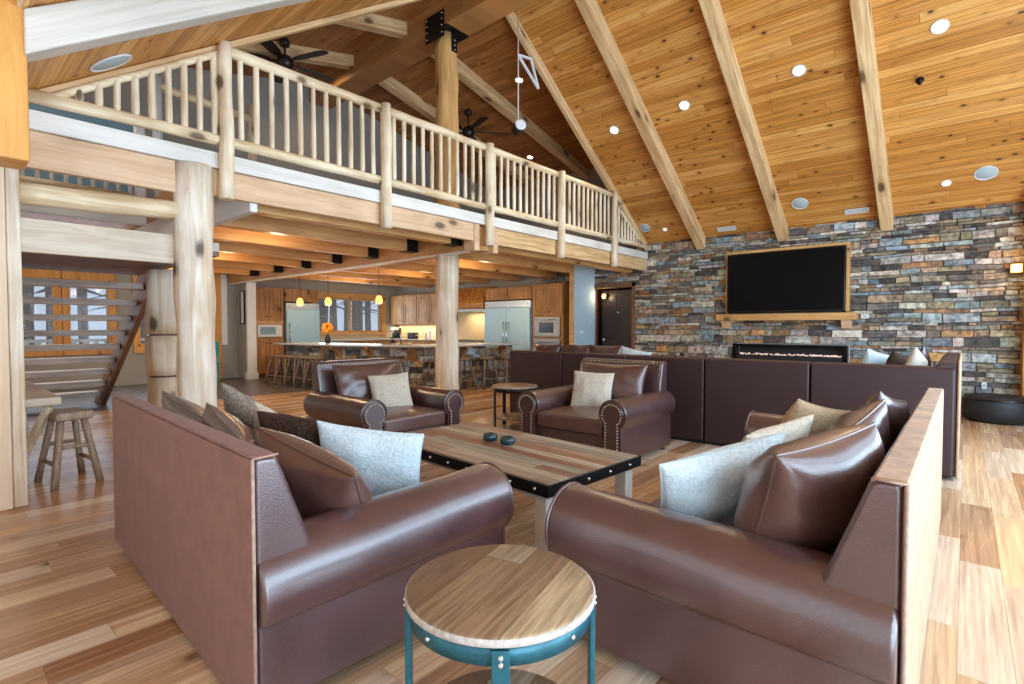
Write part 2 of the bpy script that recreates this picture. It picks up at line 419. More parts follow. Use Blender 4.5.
# ------------------------------------------------------------------ floor, ceilings, walls
struct(MB().box(-10.0, 1.8, -1.6, YS, -.12, 0).build('floor', M['floor']))
struct(MB().box(-14.2, -10.0, -1.6, YS, -.12, 0).build('floor_kitchen', M['slate']))
b = MB(); b.prism([(.37, zroof(.37)), (RY, zroof(RY)), (RY, zroof(RY) + .12), (.37, zroof(.37) + .12)], 'X', XL - .09, 1.8)
struct(b.build('ceiling', M['ceil']))
b = MB(); b.prism([(RY, zroof(RY + .001)), (YS + .05, zroof(YS + .05)), (YS + .05, zroof(YS) + .12), (RY, zroof(RY + .001) + .12)], 'X', XL - .09, 1.8)
struct(b.build('ceiling_far', M['ceil']))
b = MB(); b.prism([(.3, zdorm(.3)), (RY, zdorm(RY)), (RY, zdorm(RY) + .1), (.3, zdorm(.3) + .1)], 'X', -9.8, XL - .1)
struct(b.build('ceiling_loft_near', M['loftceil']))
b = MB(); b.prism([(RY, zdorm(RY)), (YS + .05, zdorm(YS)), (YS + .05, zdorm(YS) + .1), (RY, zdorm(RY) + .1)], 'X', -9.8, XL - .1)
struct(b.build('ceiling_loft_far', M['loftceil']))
struct(MB().box(-5.3, 1.8, -1.7, .45, 3.75, 3.85).build('ceiling_bay', M['ceil']))
struct(MB().box(-5.3, 1.8, .35, .368, zroof(.37), 3.75).build('wall_bay_header', M['palewall']))
# cheeks between the steep roof and the loft dormers
ys = [.3, 1.5, 3, 4.85, RY, RY + .001, 5.95, 7.5, 9, YS]
b = MB()
for a, c in zip(ys[:-1], ys[1:]):
    b.prism([(a, min(zroof(a), zdorm(a))), (c, min(zroof(c), zdorm(c))), (c, max(zroof(c), zdorm(c)) + .1), (a, max(zroof(a), zdorm(a)) + .1)], 'X', XL - .13, XL - .1)
struct(b.build('wall_dormer_cheek', M['greywall']))
# loft end, dormer walls
struct(MB().prism([(.3, 2.86), (YS, 2.86), (YS, zdorm(YS)), (RY, zdorm(RY)), (.3, zdorm(.3))], 'X', -9.85, -9.7).build('wall_loft_end', M['greywall']))
struct(MB().box(-9.7, -9.66, .3, 2.25, 2.86, 4.55).build('wall_loft_stair', M['bluegrey']))
b = MB(); b.box(-9.8, XL - .1, .2, .3, 2.74, 3.3); b.box(-9.8, XL - .1, .2, .3, 4.5, 5.1); b.box(-9.8, -9.3, .2, .3, 3.3, 4.5); b.box(-5.8, XL - .1, .2, .3, 3.3, 4.5)
struct(b.build('wall_loft_near', M['bluegrey']))
struct(MB().box(-9.8, XL - .1, YS, YS + .1, 2.9, 5.2).build('wall_loft_far', M['greywall']))
# kitchen end wall with window and stair window openings
def wall_x(name, x0, x1, ya, yb, za, zb, holes, mat):
    """wall along Y with rectangular holes (y0,y1,z0,z1)"""
    b = MB(); cur = ya
    for (h0, h1, z0, z1) in sorted(holes):
        if h0 > cur: b.box(x0, x1, cur, h0, za, zb)
        if z0 > za: b.box(x0, x1, h0, h1, za, z0)
        if z1 < zb: b.box(x0, x1, h0, h1, z1, zb)
        cur = h1
    if cur < yb: b.box(x0, x1, cur, yb, za, zb)
    return struct(b.build(name, mat))
wall_x('wall_kitchen_end', -14.2, -14.0, -.0, YS, 0, 2.74, [(.75, 1.85, .85, 2.3), (2.0, 2.75, .85, 2.3), (3.2, 4.4, .85, 2.3), (7.45, 9.68, 1.12, 2.16)], M['greywall'])
def wall_y(name, y0, y1, xa, xb, za, zb, holes, mat):
    b = MB(); cur = xa
    for (h0, h1, z0, z1) in sorted(holes):
        if h0 > cur: b.box(cur, h0, y0, y1, za, zb)
        if z0 > za: b.box(h0, h1, y0, y1, za, z0)
        if z1 < zb: b.box(h0, h1, y0, y1, z1, zb)
        cur = h1
    if cur < xb: b.box(cur, xb, y0, y1, za, zb)
    return struct(b.build(name, mat))
struct(MB().box(-14.2, -6.9, YS, YS + .15, 0, 2.8).build('wall_kitchen_back', M['greywall']))
wall_y('wall_stairs', .1, .3, -14.2, XL - .12, 0, 2.74, [(-12.6, -8.8, .5, 2.3)], M['palewall'])
BACKW = [(-3.3, -1.75, .25, 3.45), (-1.6, -.05, .25, 3.45), (.1, 1.6, .25, 3.45)]
wall_y('wall_back', -1.75, -1.6, -5.35, 1.95, 0, 3.8, BACKW, M['palewall'])
RIGHTW = [(-1.3, .9, .1, 2.75), (1.1, 3.4, .1, 2.75), (3.6, 5.9, .1, 2.75), (6.1, 8.4, .1, 2.75)]
b = MB(); cur = -1.75
for (h0, h1, z0, z1) in RIGHTW:
    b.box(1.8, 1.95, cur, h0, 0, 2.9); b.box(1.8, 1.95, h0, h1, 0, z0); b.box(1.8, 1.95, h0, h1, z1, 2.9); cur = h1
b.box(1.8, 1.95, cur, YS + .2, 0, 2.9); b.box(1.8, 1.95, -1.75, 1.4, 2.9, 3.0)
GABLE = [(1.5, 3.2, 3.0, 3.45), (3.4, 5.2, 3.0, 4.6), (5.4, 7.2, 3.0, 4.7), (7.4, 8.9, 3.0, 3.75)]
b.box(1.8, 1.95, 1.4, 9.2, 2.9, 3.0); b.box(1.8, 1.95, 9.2, YS + .2, 2.9, 3.1)
b.prism([(-1.75, 3.0), (1.5, 3.0), (1.5, 3.75), (.3, 3.86), (-1.75, 3.86)], 'X', 1.8, 1.95)
cur = 1.5
for (h0, h1, z0, z1) in GABLE:
    if h0 > cur: b.prism([(cur, 3.0), (h0, 3.0), (h0, zroof(h0) + .1), (cur, zroof(cur) + .1)], 'X', 1.8, 1.95)
    m = [(h0, z1), (h1, z1), (h1, zroof(h1) + .1)] + ([(RY, zroof(RY + .001) + .1)] if h0 < RY < h1 else []) + [(h0, zroof(h0) + .1)]
    b.prism(m, 'X', 1.8, 1.95); cur = h1
b.prism([(cur, 3.0), (YS + .2, 3.0), (YS + .2, 3.1), (cur, zroof(cur) + .1)], 'X', 1.8, 1.95)
struct(b.build('wall_right', M['palewall']))
# windows behind and beside the camera
k = 1
def window(name, axis, pos, a, c, z0, z1, mulls=1, fw=.07, mat='trim', dep=.1):
    b = MB(); bx = (lambda p, q, r, s: b.box(pos - dep / 2, pos + dep / 2, p, q, r, s)) if axis == 'X' else (lambda p, q, r, s: b.box(p, q, pos - dep / 2, pos + dep / 2, r, s))
    bx(a, c, z0, z0 + fw); bx(a, c, z1 - fw, z1); bx(a, a + fw, z0, z1); bx(c - fw, c, z0, z1)
    for i in range(1, mulls + 1):
        m = a + (c - a) * i / (mulls + 1); bx(m - fw / 2, m + fw / 2, z0, z1)
    f = struct(b.build(name, M[mat], bevel=.006))
    g = MB(); t = .006
    if axis == 'X': g.box(pos - t, pos + t, a + fw / 2, c - fw / 2, z0 + fw / 2, z1 - fw / 2)
    else: g.box(a + fw / 2, c - fw / 2, pos - t, pos + t, z0 + fw / 2, z1 - fw / 2)
    g.build('pane', M['glass'], f); return f
for (h0, h1, z0, z1) in BACKW: window('window_%d' % k, 'Y', -1.68, h0, h1, z0, z1, 0); k += 1
for (h0, h1, z0, z1) in RIGHTW: window('window_%d' % k, 'X', 1.88, h0, h1, z0, z1, 1); k += 1
for (h0, h1, z0, z1) in GABLE: window('window_%d' % k, 'X', 1.88, h0, h1, z0, z1, 0); k += 1
window('window_%d' % k, 'X', -14.05, 7.45, 9.68, 1.12, 2.16, 1, .06, 'trim'); k += 1
for (a, c) in ((.75, 1.85), (2.0, 2.75), (3.2, 4.4)): window('window_%d' % k, 'X', -14.05, a, c, .85, 2.3, 0, .06, 'orangewood', .2); k += 1
window('window_%d' % k, 'Y', .2, -12.6, -8.8, .5, 2.3, 2); k += 1  # unseen window added to light the stairs
window('window_%d' % k, 'Y', .25, -9.3, -5.8, 3.3, 4.5, 2); k += 1  # unseen dormer window added to light the loft
# window casings inside the kitchen end wall
b = MB(); b.box(-14.0, -13.95, 7.3, 9.83, 2.14, 2.3); b.box(-14.0, -13.95, 7.3, 7.47, 1.0, 2.2); b.box(-14.0, -13.95, 9.66, 9.83, 1.0, 2.2); b.box(-14.0, -13.92, 7.3, 9.83, 1.04, 1.14)
struct(b.build('trim_1', M['trim'], bevel=.008))
b = MB()
for (a, c) in ((.75, 1.85), (2.0, 2.75), (3.2, 4.4)):
    b.box(-14.0, -13.94, a - .07, c + .07, 2.29, 2.46); b.box(-14.0, -13.94, a - .07, c + .07, .7, .86); b.box(-14.0, -13.94, a - .07, a + .02, .86, 2.29); b.box(-14.0, -13.94, c - .02, c + .07, .86, 2.29)
struct(b.build('trim_2', M['orangewood'], bevel=.008))

# left bay wall end: pale panel below, amber panel above
struct(MB().box(-5.35, -5.08, -1.6, .412, 0, 3.75).build('wall_left', M['palewall'], bevel=.01))
tag(MB().box(-3.80, -3.56, -1.6, .385, 2.13, 3.74).build('header_beam', M['orangewood'], bevel=.012), 'deep amber header beam end at the top left edge of the view', 'beam')
struct(MB().box(XL - .14, XL + .06, .414, .49, 0, 2.96).build('trim_3', M['column'], bevel=.012))

# ------------------------------------------------------------------ stone wall
PAL = [((.20, .255, .275), 4), ((.29, .34, .35), 3), ((.38, .37, .33), 5), ((.46, .43, .36), 4), ((.34, .26, .165), 6), ((.28, .15, .07), 3), ((.06, .052, .05), 4), ((.21, .175, .12), 5), ((.13, .12, .115), 4), ((.58, .54, .46), 1.5), ((.44, .24, .09), 1.)]
holes = [(-3.36, -1.46, .52, .985), (-6.55, -5.45, 0, 2.2)]
rnd = random.Random(3)
b = MB(); cols = []
def stone(x0, x1, z0, z1):
    if x1 - x0 < .02 or z1 - z0 < .012: return
    g = .0015; x0 += g; x1 -= g; z0 += g; z1 -= g
    d = YS - rnd.uniform(.012, .06); e = min(.006, (z1 - z0) * .12)
    j = lambda: rnd.uniform(-.008, .008)
    vs = [(x0, YS + .01, z0), (x1, YS + .01, z0), (x1, YS + .01, z1), (x0, YS + .01, z1),
          (x0 + e + j(), d + j(), z0 + e + j()), (x1 - e + j(), d + j(), z0 + e + j()), (x1 - e + j(), d + j(), z1 - e + j()), (x0 + e + j(), d + j(), z1 - e + j())]
    b.add(vs, [(4, 5, 6, 7), (0, 1, 5, 4), (1, 2, 6, 5), (2, 3, 7, 6), (3, 0, 4, 7)])
    vs = [(x, y, z + .022 * noise.noise((x * 1.1, z * 2.3, 5.)) + .008 * noise.noise((x * 5, z * 3, 1.))) for x, y, z in vs]; b.v[-8:] = vs
    w = [p[1] for p in PAL]
    c = rnd.choices([p[0] for p in PAL], w)[0]; m = rnd.uniform(.75, 1.3)
    cols.append(tuple(min(1, max(0, x * m * rnd.uniform(.93, 1.07))) for x in c))
z = 0.
while z < 3.06:
    h = rnd.choice([.045, .06, .075, .09, .11, .14]); z1 = min(z + h, 3.07)
    x = -8.0 if z < 2.5 else -5.4
    while x < .86:
        w = rnd.uniform(.1, .42) * (1.15 if h > .1 else 1)
        x1 = min(x + w, .86)
        segs = [(x, x1)]
        for (a, c, ha, hb) in holes:
            if min(z1, hb) - max(z, ha) > .3 * (z1 - z):
                ns = []
                for (p, q) in segs:
                    if q <= a or p >= c: ns.append((p, q))
                    else:
                        if p < a: ns.append((p, a))
                        if q > c: ns.append((c, q))
                segs = ns
        for p, q in segs:
            if h > .12 and rnd.random() < .45:
                mz = z + h * rnd.uniform(.4, .6); stone(p, q, z, mz)
                mx = p + (q - p) * rnd.uniform(.35, .65); stone(p, mx, mz, z1); stone(mx, q, mz, z1)
            else: stone(p, q, z, z1)
        x = x1
    z = z1
wall = struct(b.build('wall_far', M['stone']))
ca = wall.data.color_attributes.new('Stone', 'FLOAT_COLOR', 'CORNER')
vals = []
for i, p in enumerate(wall.data.polygons): vals += [*cols[i // 5], 1.] * p.loop_total
ca.data.foreach_set('color', vals)
b = MB()
for q in ((-8.0, -6.55, 0, 3.08), (-6.55, -5.45, 2.2, 3.08), (-5.45, -3.36, 0, 3.08), (-3.36, -1.46, 0, .52), (-3.36, -1.46, .985, 3.08), (-1.46, 1.95, 0, 3.08)): b.box(q[0], q[1], YS - .004, YS + .16, q[2], q[3])
struct(b.build('wall_far_backing', M['mortar']))
# recess and door beyond the stone wall, pale blue partition
b = MB(); b.box(-6.55, -6.50, YS + .16, 11.2, 0, 2.3); b.box(-5.45, -5.40, YS + .16, 11.2, 0, 2.3); b.box(-6.55, -5.4, YS + .16, 11.25, 2.2, 2.3); b.box(-6.6, -5.35, 11.2, 11.3, 0, 2.3)
struct(b.build('wall_recess', M['doorbrown']))
struct(MB().box(-6.6, -5.4, YS + .1, 11.3, -.1, 0).build('floor_recess', M['floor']))
d = MB(); d.box(-6.38, -5.5, 10.46, 10.5, .01, 2.13)
for (p, q) in ((.15, .95), (1.1, 2.0)):
    for (a, c) in ((-6.27, -5.98), (-5.9, -5.61)): d.box(a, c, 10.45, 10.46, p, q)
dr = struct(d.build('door_1', M['doorbrown'], bevel=.008))
MB().lathe([(.0, 0), (.028, 0), (.03, .012), (.01, .03), (.0, .03)], n=12).build('door_viewer', M['steel'], dr, loc=(-5.94, 10.45, 1.62), rot=(RD(90), 0, 0))
MB().sphere((-6.3, 10.41, 1.0), .035, 12, 8).build('door_knob', M['steel'], dr)
b = MB(); b.box(-6.58, -6.5, YS - .06, YS + .16, 0, 2.27); b.box(-5.5, -5.42, YS - .06, YS + .16, 0, 2.27); b.box(-6.58, -5.42, YS - .06, YS + .16, 2.17, 2.27)
struct(b.build('trim_4', M['darkwood'], bevel=.008))
t = thing('recess_lamp', 'small warm lamp glowing above the dark door', 'wall lamp', (-6.26, 10.42, 2.0))
MB().box(-.05, .05, -.02, .03, -.05, .05).build('back_plate', M['blackiron'], t, bevel=.008)
MB().lathe([(.035, -.06), (.05, -.02), (.045, .05), (.02, .06)], (0, -.06, 0), 14).build('lamp_shade', M['sconce'], t)
lamp('recess_lamp_light', 'POINT', (0, -.16, -.02), 4, (1, .75, .45), .05, parent=t)
struct(MB().box(-6.53, -6.45, 9.42, YS - .02, 0, 2.74).build('wall_partition', M['bluewall']))
struct(MB().box(-6.54, -6.44, 9.37, 9.42, 0, 2.74).build('trim_5', M['trim'], bevel=.006))
for nm, lab, y, z, w, h in (('light_switch', 'wide white switch plate low on the pale blue wall', 9.72, 1.17, .16, .07), ('thermostat', 'small white thermostat on the pale blue wall nearer the dark door', 10.05, 1.42, .06, .1)):
    t = thing(nm, lab, 'switch', (-6.45, y, z))
    MB().box(0, .012, -w / 2, w / 2, -h / 2, h / 2).build('plate', M['plastic'], t, bevel=.003)
    MB().box(.012, .02, -w * .12, w * .12, -h * .3, h * .3).build('rocker', M['white'], t)

# ------------------------------------------------------------------ rafters, ridge, joists
ZB = lambda y: zroof(y) - (.25 if y > RY else .23)
def rafter(x, w, far, label, mat, y0=None, dep=None):
    a, c = (5.52, YS - .06) if far else (.372, 5.08)
    if y0 is not None: a = y0
    dz = dep or (.25 if far else .23)
    b = MB(); b.prism([(a, zroof(a) - dz), (c, zroof(c) - dz), (c, zroof(c) - .003), (a, zroof(a) - .003)], 'X', x - w / 2, x + w / 2)
    return tag(b.build('rafter', mat, bevel=.012), label, 'roof beam', 'timber rafters of the great room')
rafter(-.98, .17, True, 'pale timber rafter landing on the stone wall right of the television', M['rafterfar'])
rafter(-2.50, .17, True, 'pale timber rafter landing on the stone wall just above the television', M['rafterfar'])
rafter(-3.98, .18, True, 'pale timber rafter landing on the stone wall left of the television', M['rafterfar'])
rafter(XL - .02, .09, True, 'narrow timber rafter sloping down to the far end of the loft railing', M['rafterfar'], dep=.17)
rafter(XL - .02, .10, False, 'thin timber rafter along the loft edge above the near log balusters', M['rafternear'], dep=.07)
rafter(-3.62, .16, False, 'broad rafter whitened for window light, crossing the top left corner of the room', M['litrafter'])
rafter(-2.10, .17, False, 'timber rafter above the camera side next to the whitened one', M['rafternear'])
rafter(-.60, .17, False, 'timber rafter above the camera side nearest the window wall', M['rafternear'])
for x, far, lab in ((-6.7, False, 'short timber roof beam left of the log column bracket'), (-8.2, False, 'timber roof beam behind the nearer ceiling fan'),
                    (-8.2, True, 'short pale roof beam meeting the left side of the log column'), (-6.7, True, 'dark amber roof beam running down right from behind the log column')):
    a, c = (5.5, YS) if far else (.3, 5.1)
    b = MB(); b.prism([(a, zdorm(a) - .2), (c, zdorm(c) - .2), (c, zdorm(c) - .002), (a, zdorm(a) - .002)], 'X', x - .09, x + .09)
    tag(b.build('rafter', M['dormfar' if far else 'dormnear'], bevel=.01), lab, 'roof beam', 'roof beams above the loft')
tag(MB().box(-9.7, 1.8, 5.08, 5.52, 5.66, 6.22).build('ridge_beam', M['ridge'], bevel=.015), 'huge amber ridge beam crossing the roof above the log column', 'roof beam')
# log columns
t = thing('log_column', 'tall amber log column rising from the loft to the ridge beam with black iron bracket', 'column', (-5.95, RY, 2.86))
MB().tube((0, 0, 0), (0, 0, 2.80), .19, .165, 20, 12, .012, 2.).build('trunk', M['orangelog'], t)
br = MB(); br.box(-.21, .21, -.235, -.223, 2.64, 3.02); br.box(-.21, .21, .223, .235, 2.785, 3.02); br.box(.172, .184, -.05, .05, 2.5, 2.79); br.box(-.22, .26, -.223, .223, 2.785, 2.799)
bk = br.build('bracket', M['blackiron'], t, bevel=.003)
bb = MB()
for x in (-.17, .17):
    for z in (2.70, 2.80, 2.89, 2.97): bb.sphere((x, -.238, z), .014, 8, 4)
for z in (2.53, 2.6, 2.67): bb.sphere((.186, 0, z), .013, 8, 4)
bb.build('bolts', M['bolt'], bk)
tag(MB().tube((-5.95, RY, 0), (-5.95, RY, 2.384), .185, .175, 20, 12, .012, 5.).build('log_column', M['column']), 'pale log column between the two armchairs holding up the loft girder', 'column')
tag(MB().tube((-5.2, 1.63, 0), (-5.2, 1.63, 2.735), .158, .15, 22, 16, .014, 8.).build('log_column', M['column']), 'thick knotty log column under the corner of the loft behind the left sofa', 'column')
t = thing('log_column', 'short notched log column behind the knotty one, holding the stair landing', 'column', (-6.75, 1.80, 0))
b = MB(); b.tube((0, 0, 0), (0, 0, .74), .17, .165, 18, 5, .01, 3.); b.build('trunk', M['column'], t)
MB().tube((0, 0, .76), (0, 0, 1.20), .165, .165, 18, 4, .01, 4.).build('trunk', M['column'], t)
MB().tube((0, 0, 1.22), (0, 0, 1.92), .17, .165, 18, 5, .01, 6.).build('trunk', M['column'], t)
MB().tube((0, 0, .01), (0, 0, 1.91), .145, .145, 14).build('notch_core', M['darkwood'], t)

# loft deck
b = MB(); b.box(-9.75, XL - .02, 1.9, YS, 2.74, 2.86); b.box(-9.75, -8.0, .3, 1.9, 2.74, 2.86)
struct(b.build('floor_loft', M['deckunder']))
struct(MB().box(-14.0, -9.7, .3, YS, 2.74, 2.86).build('ceiling_kitchen', M['deckunder']))
# fascia: one continuous edge beam with its boards
t = thing('loft_edge_beam', 'long two-board timber edge of the loft below the log railing', 'beam', (XL, 0, 2.49))
MB().box(-.05, .03, .46, YS - .06, .245, .385).build('top_board', M['fasciapale'], t, bevel=.006)
MB().box(-.06, .0, 1.78, 5.08, 0, .24).build('lower_board', M['fascia'], t, bevel=.006)
MB().box(-.06, .0, .46, 1.48, -.03, .24).build('lower_board', M['fascia'], t, bevel=.006)
MB().box(-.06, .0, 5.56, YS - .06, 0, .24).build('lower_board', M['rafter'], t, bevel=.006)
# girder
t = thing('girder', 'heavy timber girder under the loft resting on the pale log column', 'beam', (0, RY, 2.385))
MB().box(-14.0, XL - .06, -.15, .15, .0, .35).build('timber', M['beamX'], t, bevel=.012)
MB().box(-14.0, XL - .2, -.165, -.09, -.03, .0).build('lit_edge_strip', M['fasciapale'], t, bevel=.006)  # pale strip added for the light along the girder's bottom edge
for y in (5.13, 5.51):
    tag(MB().box(XL - .2, XL + .015, y - .05, y + .05, 2.36, 2.73).build('beam_end', M['fascia'], bevel=.008), 'short timber beam end under the loft edge %s the girder' % ('left of' if y < RY else 'right of'), 'beam', 'beam ends at the loft edge')
# header by the stair opening; white stands in for window light on its face
tag(MB().box(-9.7, XL - .06, 2.12, 2.19, 2.41, 2.735).build('header_joist', M['white'], bevel=.006), 'joist whitened for window light across the stair opening behind the knotty log column', 'beam')
ordn = ['first', 'second', 'third', 'fourth', 'fifth', 'sixth', 'seventh']
jx = [-5.55, -6.55, -7.6, -8.75, -9.9, -11.1, -12.3]
for i, x in enumerate(jx):
    t = thing('ceiling_joist', '%s amber joist under the near half of the loft, counting from its edge' % ordn[i], 'joist', (x, 0, 2.47), 0, 'joists between stair opening and girder')
    MB().box(-.075, .075, 2.2, 5.14, 0, .265).build('timber', M['joist'], t, bevel=.01)
    h = MB(); h.box(-.1, -.078, 4.95, 5.14, -.01, .2); h.box(.078, .1, 4.95, 5.14, -.01, .2); h.box(-.1, .1, 4.95, 5.14, -.012, -.002)
    h.build('hanger', M['blackiron'], t)
for i, x in enumerate(jx):
    t = thing('ceiling_joist', '%s amber joist above the bar and kitchen, counting from the loft edge' % ordn[i], 'joist', (x, 0, 2.47), 0, 'joists between girder and kitchen wall')
    MB().box(-.075, .075, 5.47, YS - .06, 0, .265).build('timber', M['joist'], t, bevel=.01)

# ------------------------------------------------------------------ loft railing
t = thing('log_railing', 'long peeled-log railing with five posts along the loft edge', 'railing', (XL + .03, 0, 2.86))
PY = [1.87, 3.59, 5.32, 7.04, 8.76]
for i, y in enumerate(PY): MB().tube((.045 if i else .03, y, -.42 if i else -.40), (.045 if i else .03, y, 1.0), .066, .06, 14, 8, .006, i * 3.1).build('post', M['palelog'], t)
ends = PY + [YS - .1]
for a, c in zip(ends[:-1], ends[1:]):
    last = c > 10
    if last:  # rail follows the roof down to the deck
        MB().tube((0, a + .05, .95), (0, a + .35, .86), .042, .04, 12, 2, .004, a).build('top_rail', M['palelogY'], t)
        c1 = c - .02
        MB().tube((0, a + .3, zroof(a + .3) - 2.86 - .30), (0, c1, zroof(c1) - 2.86 - .22), .03, .028, 10, 3).build('top_rail', M['palelogY'], t)
    else: MB().tube((0, a + .04, .95), (0, c - .04, .95), .052, .048, 14, 8, .006, a).build('top_rail', M['palelogY'], t)
    MB().tube((0, a + .04, .13), (0, c - .04, .13), .048, .045, 14, 8, .006, a + 4).build('bottom_rail', M['palelogY'], t)
    n = 11
    for k in range(n):
        y = a + (c - a) * (k + 1) / (n + 1)
        top = .93
        if last: top = min(.9, zroof(y) - 2.86 - .27)
        if top < .2: continue
        MB().tube((0, y, .15), (0, y, top), .0265, .0245, 10, 4, .003, y * 5, .045).build('baluster', M['palelog'], t)
# near part, cut by the roof
MB().tube((0, .53, .11), (0, 1.83, .13), .05, .048, 14, 6, .005, 1.).build('bottom_rail', M['palelogY'], t)
MB().tube((0, .62, zroof(.62) - 2.86 - .09), (0, 1.83, zroof(1.83) - 2.86 - .09), .03, .03, 10, 4).build('top_rail', M['palelogY'], t)
for k in range(10):
    y = .72 + k * .118
    top = zroof(y) - 2.86 - .07
    if top > .2: MB().tube((0.01, y, .14), (0.01, y, top), .0275, .026, 10, 3, .003, y * 7, .04).build('baluster', M['palelog'], t)
# landing guard: log rail and landing edge
tag(MB().tube((XL - .04, .45, 2.27), (XL - .04, 1.5, 2.31), .085, .082, 16, 6, .008, 3.).build('log_handrail', M['palelogY']), 'single thick log rail above the stair landing, left of the knotty column', 'railing')
t = thing('stair_landing', 'pale wide-board stair landing between the left post and the log columns', 'landing', (0, 0, 0))
MB().box(XL - .12, XL - .06, .45, 1.62, 1.85, 2.10).build('edge_board', M['landing'], t, bevel=.006)
MB().box(-8.0, XL - .12, .32, 1.86, 2.0, 2.08).build('deck', M['tread'], t)
MB().box(-8.0, XL - .12, .32, 1.86, 1.955, 1.999).build('soffit', M['darkwood'], t)
# inner picket railing at the top of the stairs
t = thing('picket_railing', 'short white picket railing beyond the stair landing', 'railing', (-8.0, 0, 2.6))
MB().box(-.04, .03, .35, 1.9, 0, .26).build('edge_board', M['fasciapale'], t, bevel=.005)
MB().tube((0, .35, .84), (0, 1.9, .84), .04, n=12).build('top_rail', M['palelogY'], t)
MB().tube((0, .35, .36), (0, 1.9, .36), .035, n=12).build('bottom_rail', M['palelogY'], t)
for k in range(12): MB().tube((0, .42 + k * .125, .36), (0, .42 + k * .125, .84), .022, n=8).build('baluster', M['fasciapale'], t)
MB().box(-.05, .05, 1.85, 1.95, 0, 1.3).build('post', M['white'], t, bevel=.008)
t = thing('log_railing', 'short log handrail deep in the loft seen between the near balusters', 'railing', (-8.0, 0, 2.86))
MB().tube((0, 2.1, 0), (0, 2.1, 1.7), .06, n=12).build('post', M['white'], t)
MB().tube((0, 3.3, 0), (0, 3.3, 1.7), .06, n=12).build('post', M['palelog'], t)
MB().tube((0, 2.1, 1.58), (0, 3.3, 1.5), .055, n=12).build('top_rail', M['palelogY'], t)
MB().tube((0, 2.1, 1.02), (0, 3.3, 1.1), .04, n=12).build('middle_rail', M['palelogY'], t)

# staircase: lower flight, rising towards the landing
t = thing('staircase', 'open-riser staircase with dark stringer climbing behind the left post', 'staircase', (0, 0, 0))
n = 9; X0, X1 = -10.95, -8.05
for k in range(n):
    f = (k + .5) / n; x = X0 + (X1 - X0) * f; z = 2.03 * (k + 1) / (n + 1)
    MB().box(x - .15, x + .15, .36, 1.93, z - .045, z + .035).build('tread', M['tread'], t, bevel=.006)
for y, nm in ((1.98, 'stringer'), (.34, 'stringer')):
    MB().prism([(X0 - .34, -.0), (X0 + .2, 0.), (X1 + .1, 1.74), (X1 + .1, 2.14), (X1 - .12, 2.14)], 'Y', y - .035, y + .035).build(nm, M['darkwood'], t, bevel=.006)
t = thing('stair_newel', 'white newel post with small cap at the foot of the stairs', 'post', (-9.3, 2.6, 0))
MB().box(-.06, .06, -.06, .06, 0, 1.05).build('shaft', M['white'], t, bevel=.008)
MB().prism([(-.085, 1.05), (.085, 1.05), (.085, 1.09), (0, 1.15), (-.085, 1.09)], 'Y', -.085, .085).build('cap', M['white'], t, bevel=.004)

# ------------------------------------------------------------------ ceiling fixtures
NF = Vector((0, -SL, -1)).normalized()     # room-side normal of the far slope
def frame(nrm):
    x = Vector((1, 0, 0)); return Matrix((x, nrm.cross(x), nrm)).transposed().to_euler()
QF = frame(NF)
def onfar(x, y, d=0.):
    p = Vector((x, y, zroof(y))) + NF * d; return p
def downlight(name, label, loc, rot, r, mat, energy=0, group='recessed lights in the plank ceiling'):
    t = thing(name, label, 'ceiling light', loc, 0, group); t.rotation_euler = rot
    MB().lathe([(r * .72, 0), (r * .75, .006), (r, .012), (r * 1.02, .0), (r * .72, -.001)], n=24).build('trim_ring', M['plastic'], t)
    MB().lathe([(.0, .001), (r * .73, .001), (r * .7, .005), (.0, .005)], n=24).build('lens', mat, t)
    if energy: lamp('downlight_beam', 'SPOT', (0, 0, .03), energy, (1., .80, .56), .05, rot=(pi, 0, 0), parent=t, spot=RD(140))
    return t
for x, y, lab, on in ((-.29, 7.76, 'big glowing recessed light on the ceiling right of the rightmost rafter', 1), (-1.74, 7.79, 'glowing recessed light between the two rafters right of the television', 1),
                      (-3.32, 7.81, 'glowing recessed light between the rafters left of the television', 1), (-4.58, 7.88, 'glowing recessed light nearest the loft edge on the bright plank ceiling', 1)):
    downlight('recessed_light', lab, onfar(x, y, .002), QF, .085, M['lamp'], 55)
downlight('recessed_light', 'small unlit white recessed light beside the round speaker right of the rafters', onfar(-.25, 9.80, .002), QF, .06, M['lampoff'])
downlight('recessed_light', 'small unlit white recessed light beside the speaker at the loft end', onfar(-4.61, 9.96, .002), QF, .055, M['lampoff'])
def speaker(label, loc, rot, r=.125):
    t = thing('ceiling_speaker', label, 'speaker', loc, 0, 'round speakers in the ceiling'); t.rotation_euler = rot
    MB().lathe([(r * .9, 0), (r * .92, .01), (r, .012), (r * 1.03, 0), (r * .9, -.001)], n=28).build('rim', M['plastic'], t)
    MB().lathe([(0, .001), (r * .91, .001), (r * .85, .008), (0, .010)], n=28).build('grille', M['grille'], t)
speaker('round grey ceiling speaker at the far right above the brown stones', onfar(.17, 9.73, .002), QF)
speaker('round grey ceiling speaker above the right edge of the television', onfar(-2.14, 9.8, .002), QF)
speaker('round grey ceiling speaker beside the far end of the loft railing', onfar(-5.0, 9.86, .002), QF, .11)
NN = Vector((0, SL, -1)).normalized(); QN = frame(NN)
yq = .99; speaker('oval-looking grey ceiling speaker above the near loft balusters', Vector((-4.89, yq, zroof(yq))) + NN * .002, QN, .15)
